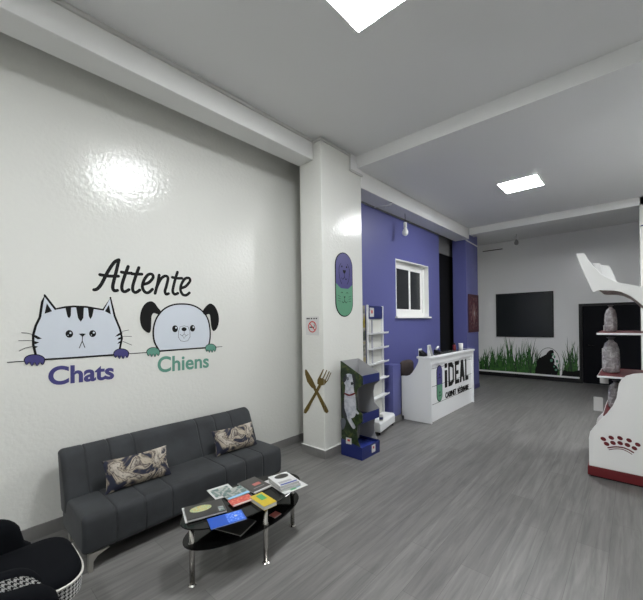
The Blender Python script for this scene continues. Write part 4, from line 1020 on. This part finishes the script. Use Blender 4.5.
# header
hd = [(q[0], q[2]) for q in [ony(570+a/6.67, 240+b/6.67, GY0) for a, b in [(155, 352), (98, 235), (40, 93), (97, 88), (120, 130), (160, 180), (215, 232), (270, 262), (320, 282), (380, 295), (487, 312)]]]
lo = [(q[0], q[2]) for q in [ony(570+a/6.67, 240+b/6.67, GY0) for a, b in [(487, 440), (440, 400), (400, 372), (340, 346), (290, 337), (190, 335)]]]
hp = hd+[(2*GX-x, z) for x, z in hd[::-1]]
lop = [(2*GX-x, z) for x, z in lo[::-1]]
outl = hd+[(2*GX-x, z) for x, z in hd[::-1]]+lop+lo
MB().prism([(x, GY0, z) for x, z in outl], (0, .03, 0)).build('header_panel', W['gwhite'], gd, bevel=.003)
MB().prism([(GX+(x-GX)*.88, GY1-.03, z) for x, z in outl], (0, .03, 0)).build('header_panel', W['gwhite'], gd, bevel=.003)
horn = [(q[0], q[2]) for q in [ony(a, b, 5.3) for a, b in [(600.7, 264.8), (609.3, 265.5), (613.5, 274), (618, 284), (622, 294), (606, 288)]]]
for sgn in (-1, 1):
    MB().prism([((x if sgn < 0 else 2*GX-x), 5.3, z) for x, z in horn], (0, .025, 0)).build('header_horn', W['gwhite'], gd, bevel=.003)
# canopy between the header panels with a printed underside
cu = [(x, z+.006) for x, z in lo[::-1]]+[(GX, lo[0][1]-.07)]
cu = cu+[(2*GX-x, z) for x, z in cu[::-1][1:]]
cv = [(x, z+.02) for x, z in cu[::-1]]
cn = MB().prism([(x, GY0+.031, z) for x, z in cu+cv], (0, GY1-GY0-.062, 0)).build('canopy', W['white'], gd)
W['print'] = ramp_mat('pet_photo_print', [(.3, (.04, .02, .015)), (.45, (.30, .24, .20)), (.55, (.60, .56, .52)), (.62, (.20, .08, .05)), (.8, (.7, .66, .62))], 9, .5, dist=1.2)
cu2 = [(x, z-.0035) for x, z in cu]; cv2 = [(x, z-.0005) for x, z in cu[::-1]]
MB().prism([(x, GY0+.04, z) for x, z in cu2+cv2], (0, GY1-GY0-.08, 0)).build('canopy_print', W['print'], cn)
# bags
def bag(loc, r, h, label, seed):
    t = thing('plastic_bag', label, 'bag', loc, 'plastic wrapped bundles on the gondola shelves')
    R = []; n = 22; prof_ = [(.75, 0), (.95, .03), (1.0, .2), (.98, .45), (.92, .65), (.7, .82), (.32, .90), (.26, .93)]
    for pr2, pz2 in prof_:
        ring = []
        for i in range(n):
            a = 2*pi*i/n; q = 1+.10*noise.noise(Vector((cos(a)*2+seed, sin(a)*2, pz2*5)))+.04*noise.noise(Vector((cos(a)*6, sin(a)*6+seed, pz2*12)))
            ring.append((r*pr2*q*cos(a)*.85, r*pr2*q*sin(a), pz2*h))
        R.append(ring)
    MB().rings(R).build('bag_body', W['bag'], t, local=True, smooth=True)
    MB().lathe([(r*.25, .925*h), (r*.18, .945*h), (r*.35, .985*h), (r*.42, 1.0*h)], (0, 0, 0), 12).build('tied_neck', W['bagdark'], t, local=True, smooth=True)
    return t
bag((-.205, 5.18, 1.5445), .068, .30, 'grey plastic wrapped bundle on the top red shelf of the gondola', 1)
bag((-.205, 5.15, 1.0795), .095, .40, 'larger grey plastic wrapped bundle on the middle red shelf', 5)
bag((-.17, 5.2, .6645), .085, .32, 'grey plastic wrapped bundle half hidden by the curved end panel', 9)
def tagcard(px, py, wpx, hpx, y, label):
    q = ony(px, py, y); x0_, z0_ = q[0], q[2]; q2 = ony(px+wpx, py-hpx, y)
    return q, q2
for (x_, z_, y_, w_, h_, lab) in ((-.285, 1.54, 5.45, .07, .07, 'small white card on the top shelf behind the bundle'), (-.305, 1.0, 5.3, .09, .12, 'white price card hanging below the middle red shelf'), (-.30, 1.075, 5.42, .06, .26, 'white card standing on the middle red shelf'), (-.335, .66, 5.1, .09, .13, 'white price card on the edge of the lower red shelf')):
    t = thing('price_card', lab, 'card', (x_, y_, z_), 'white cards on the gondola shelves')
    if 'hanging' in lab: MB().box(-.0085, -.0075, -w_/2, w_/2, -.05, .07).box(-.0075, w_-.02, -w_/2, -w_/2+.002, -.07, .04).build('card', W['paper'], t, local=True)
    elif 'edge' in lab: MB().box(-.03, w_-.035, -.002, 0, -.03, h_).build('card', W['paper'], t, local=True)
    else: MB().box(0, w_, -.002, 0, .0045, h_).box(0, w_, -.02, 0, .0045, .007).build('card', W['paper'], t, local=True)

# ================================================================== CAMERA, WORLD, VIEW
cam = bpy.data.cameras.new('camera'); co = bpy.data.objects.new('camera', cam); C.objects.link(co)
cam.sensor_width = 36; cam.sensor_fit = 'HORIZONTAL'; cam.lens = F*36/643; cam.clip_start = .02; cam.clip_end = 60
cam.shift_y = (PY-300)/643
f_, r_, u_ = Vector(fw), Vector(rt), Vector((0, 0, 1))
c, s = cos(ROLL), sin(ROLL)
rx = r_*c-u_*s*(1); ux = r_*s+u_*c
# pixel +x direction in world: u=c, v=s (v down) -> r*c - up*s
M_ = Matrix((rx, ux, -f_)).transposed().to_4x4(); M_.translation = Vector((0, 0, H)); co.matrix_world = M_
scene.camera = co
wd = bpy.data.worlds.new('world'); scene.world = wd; wd.use_nodes = True
wd.node_tree.nodes['Background'].inputs[0].default_value = (.6, .65, .7, 1); wd.node_tree.nodes['Background'].inputs[1].default_value = .15
scene.view_settings.view_transform = 'Standard'; scene.view_settings.look = 'None'; scene.view_settings.gamma = 1; scene.view_settings.use_curve_mapping = False
scene.view_settings.exposure = 2.18
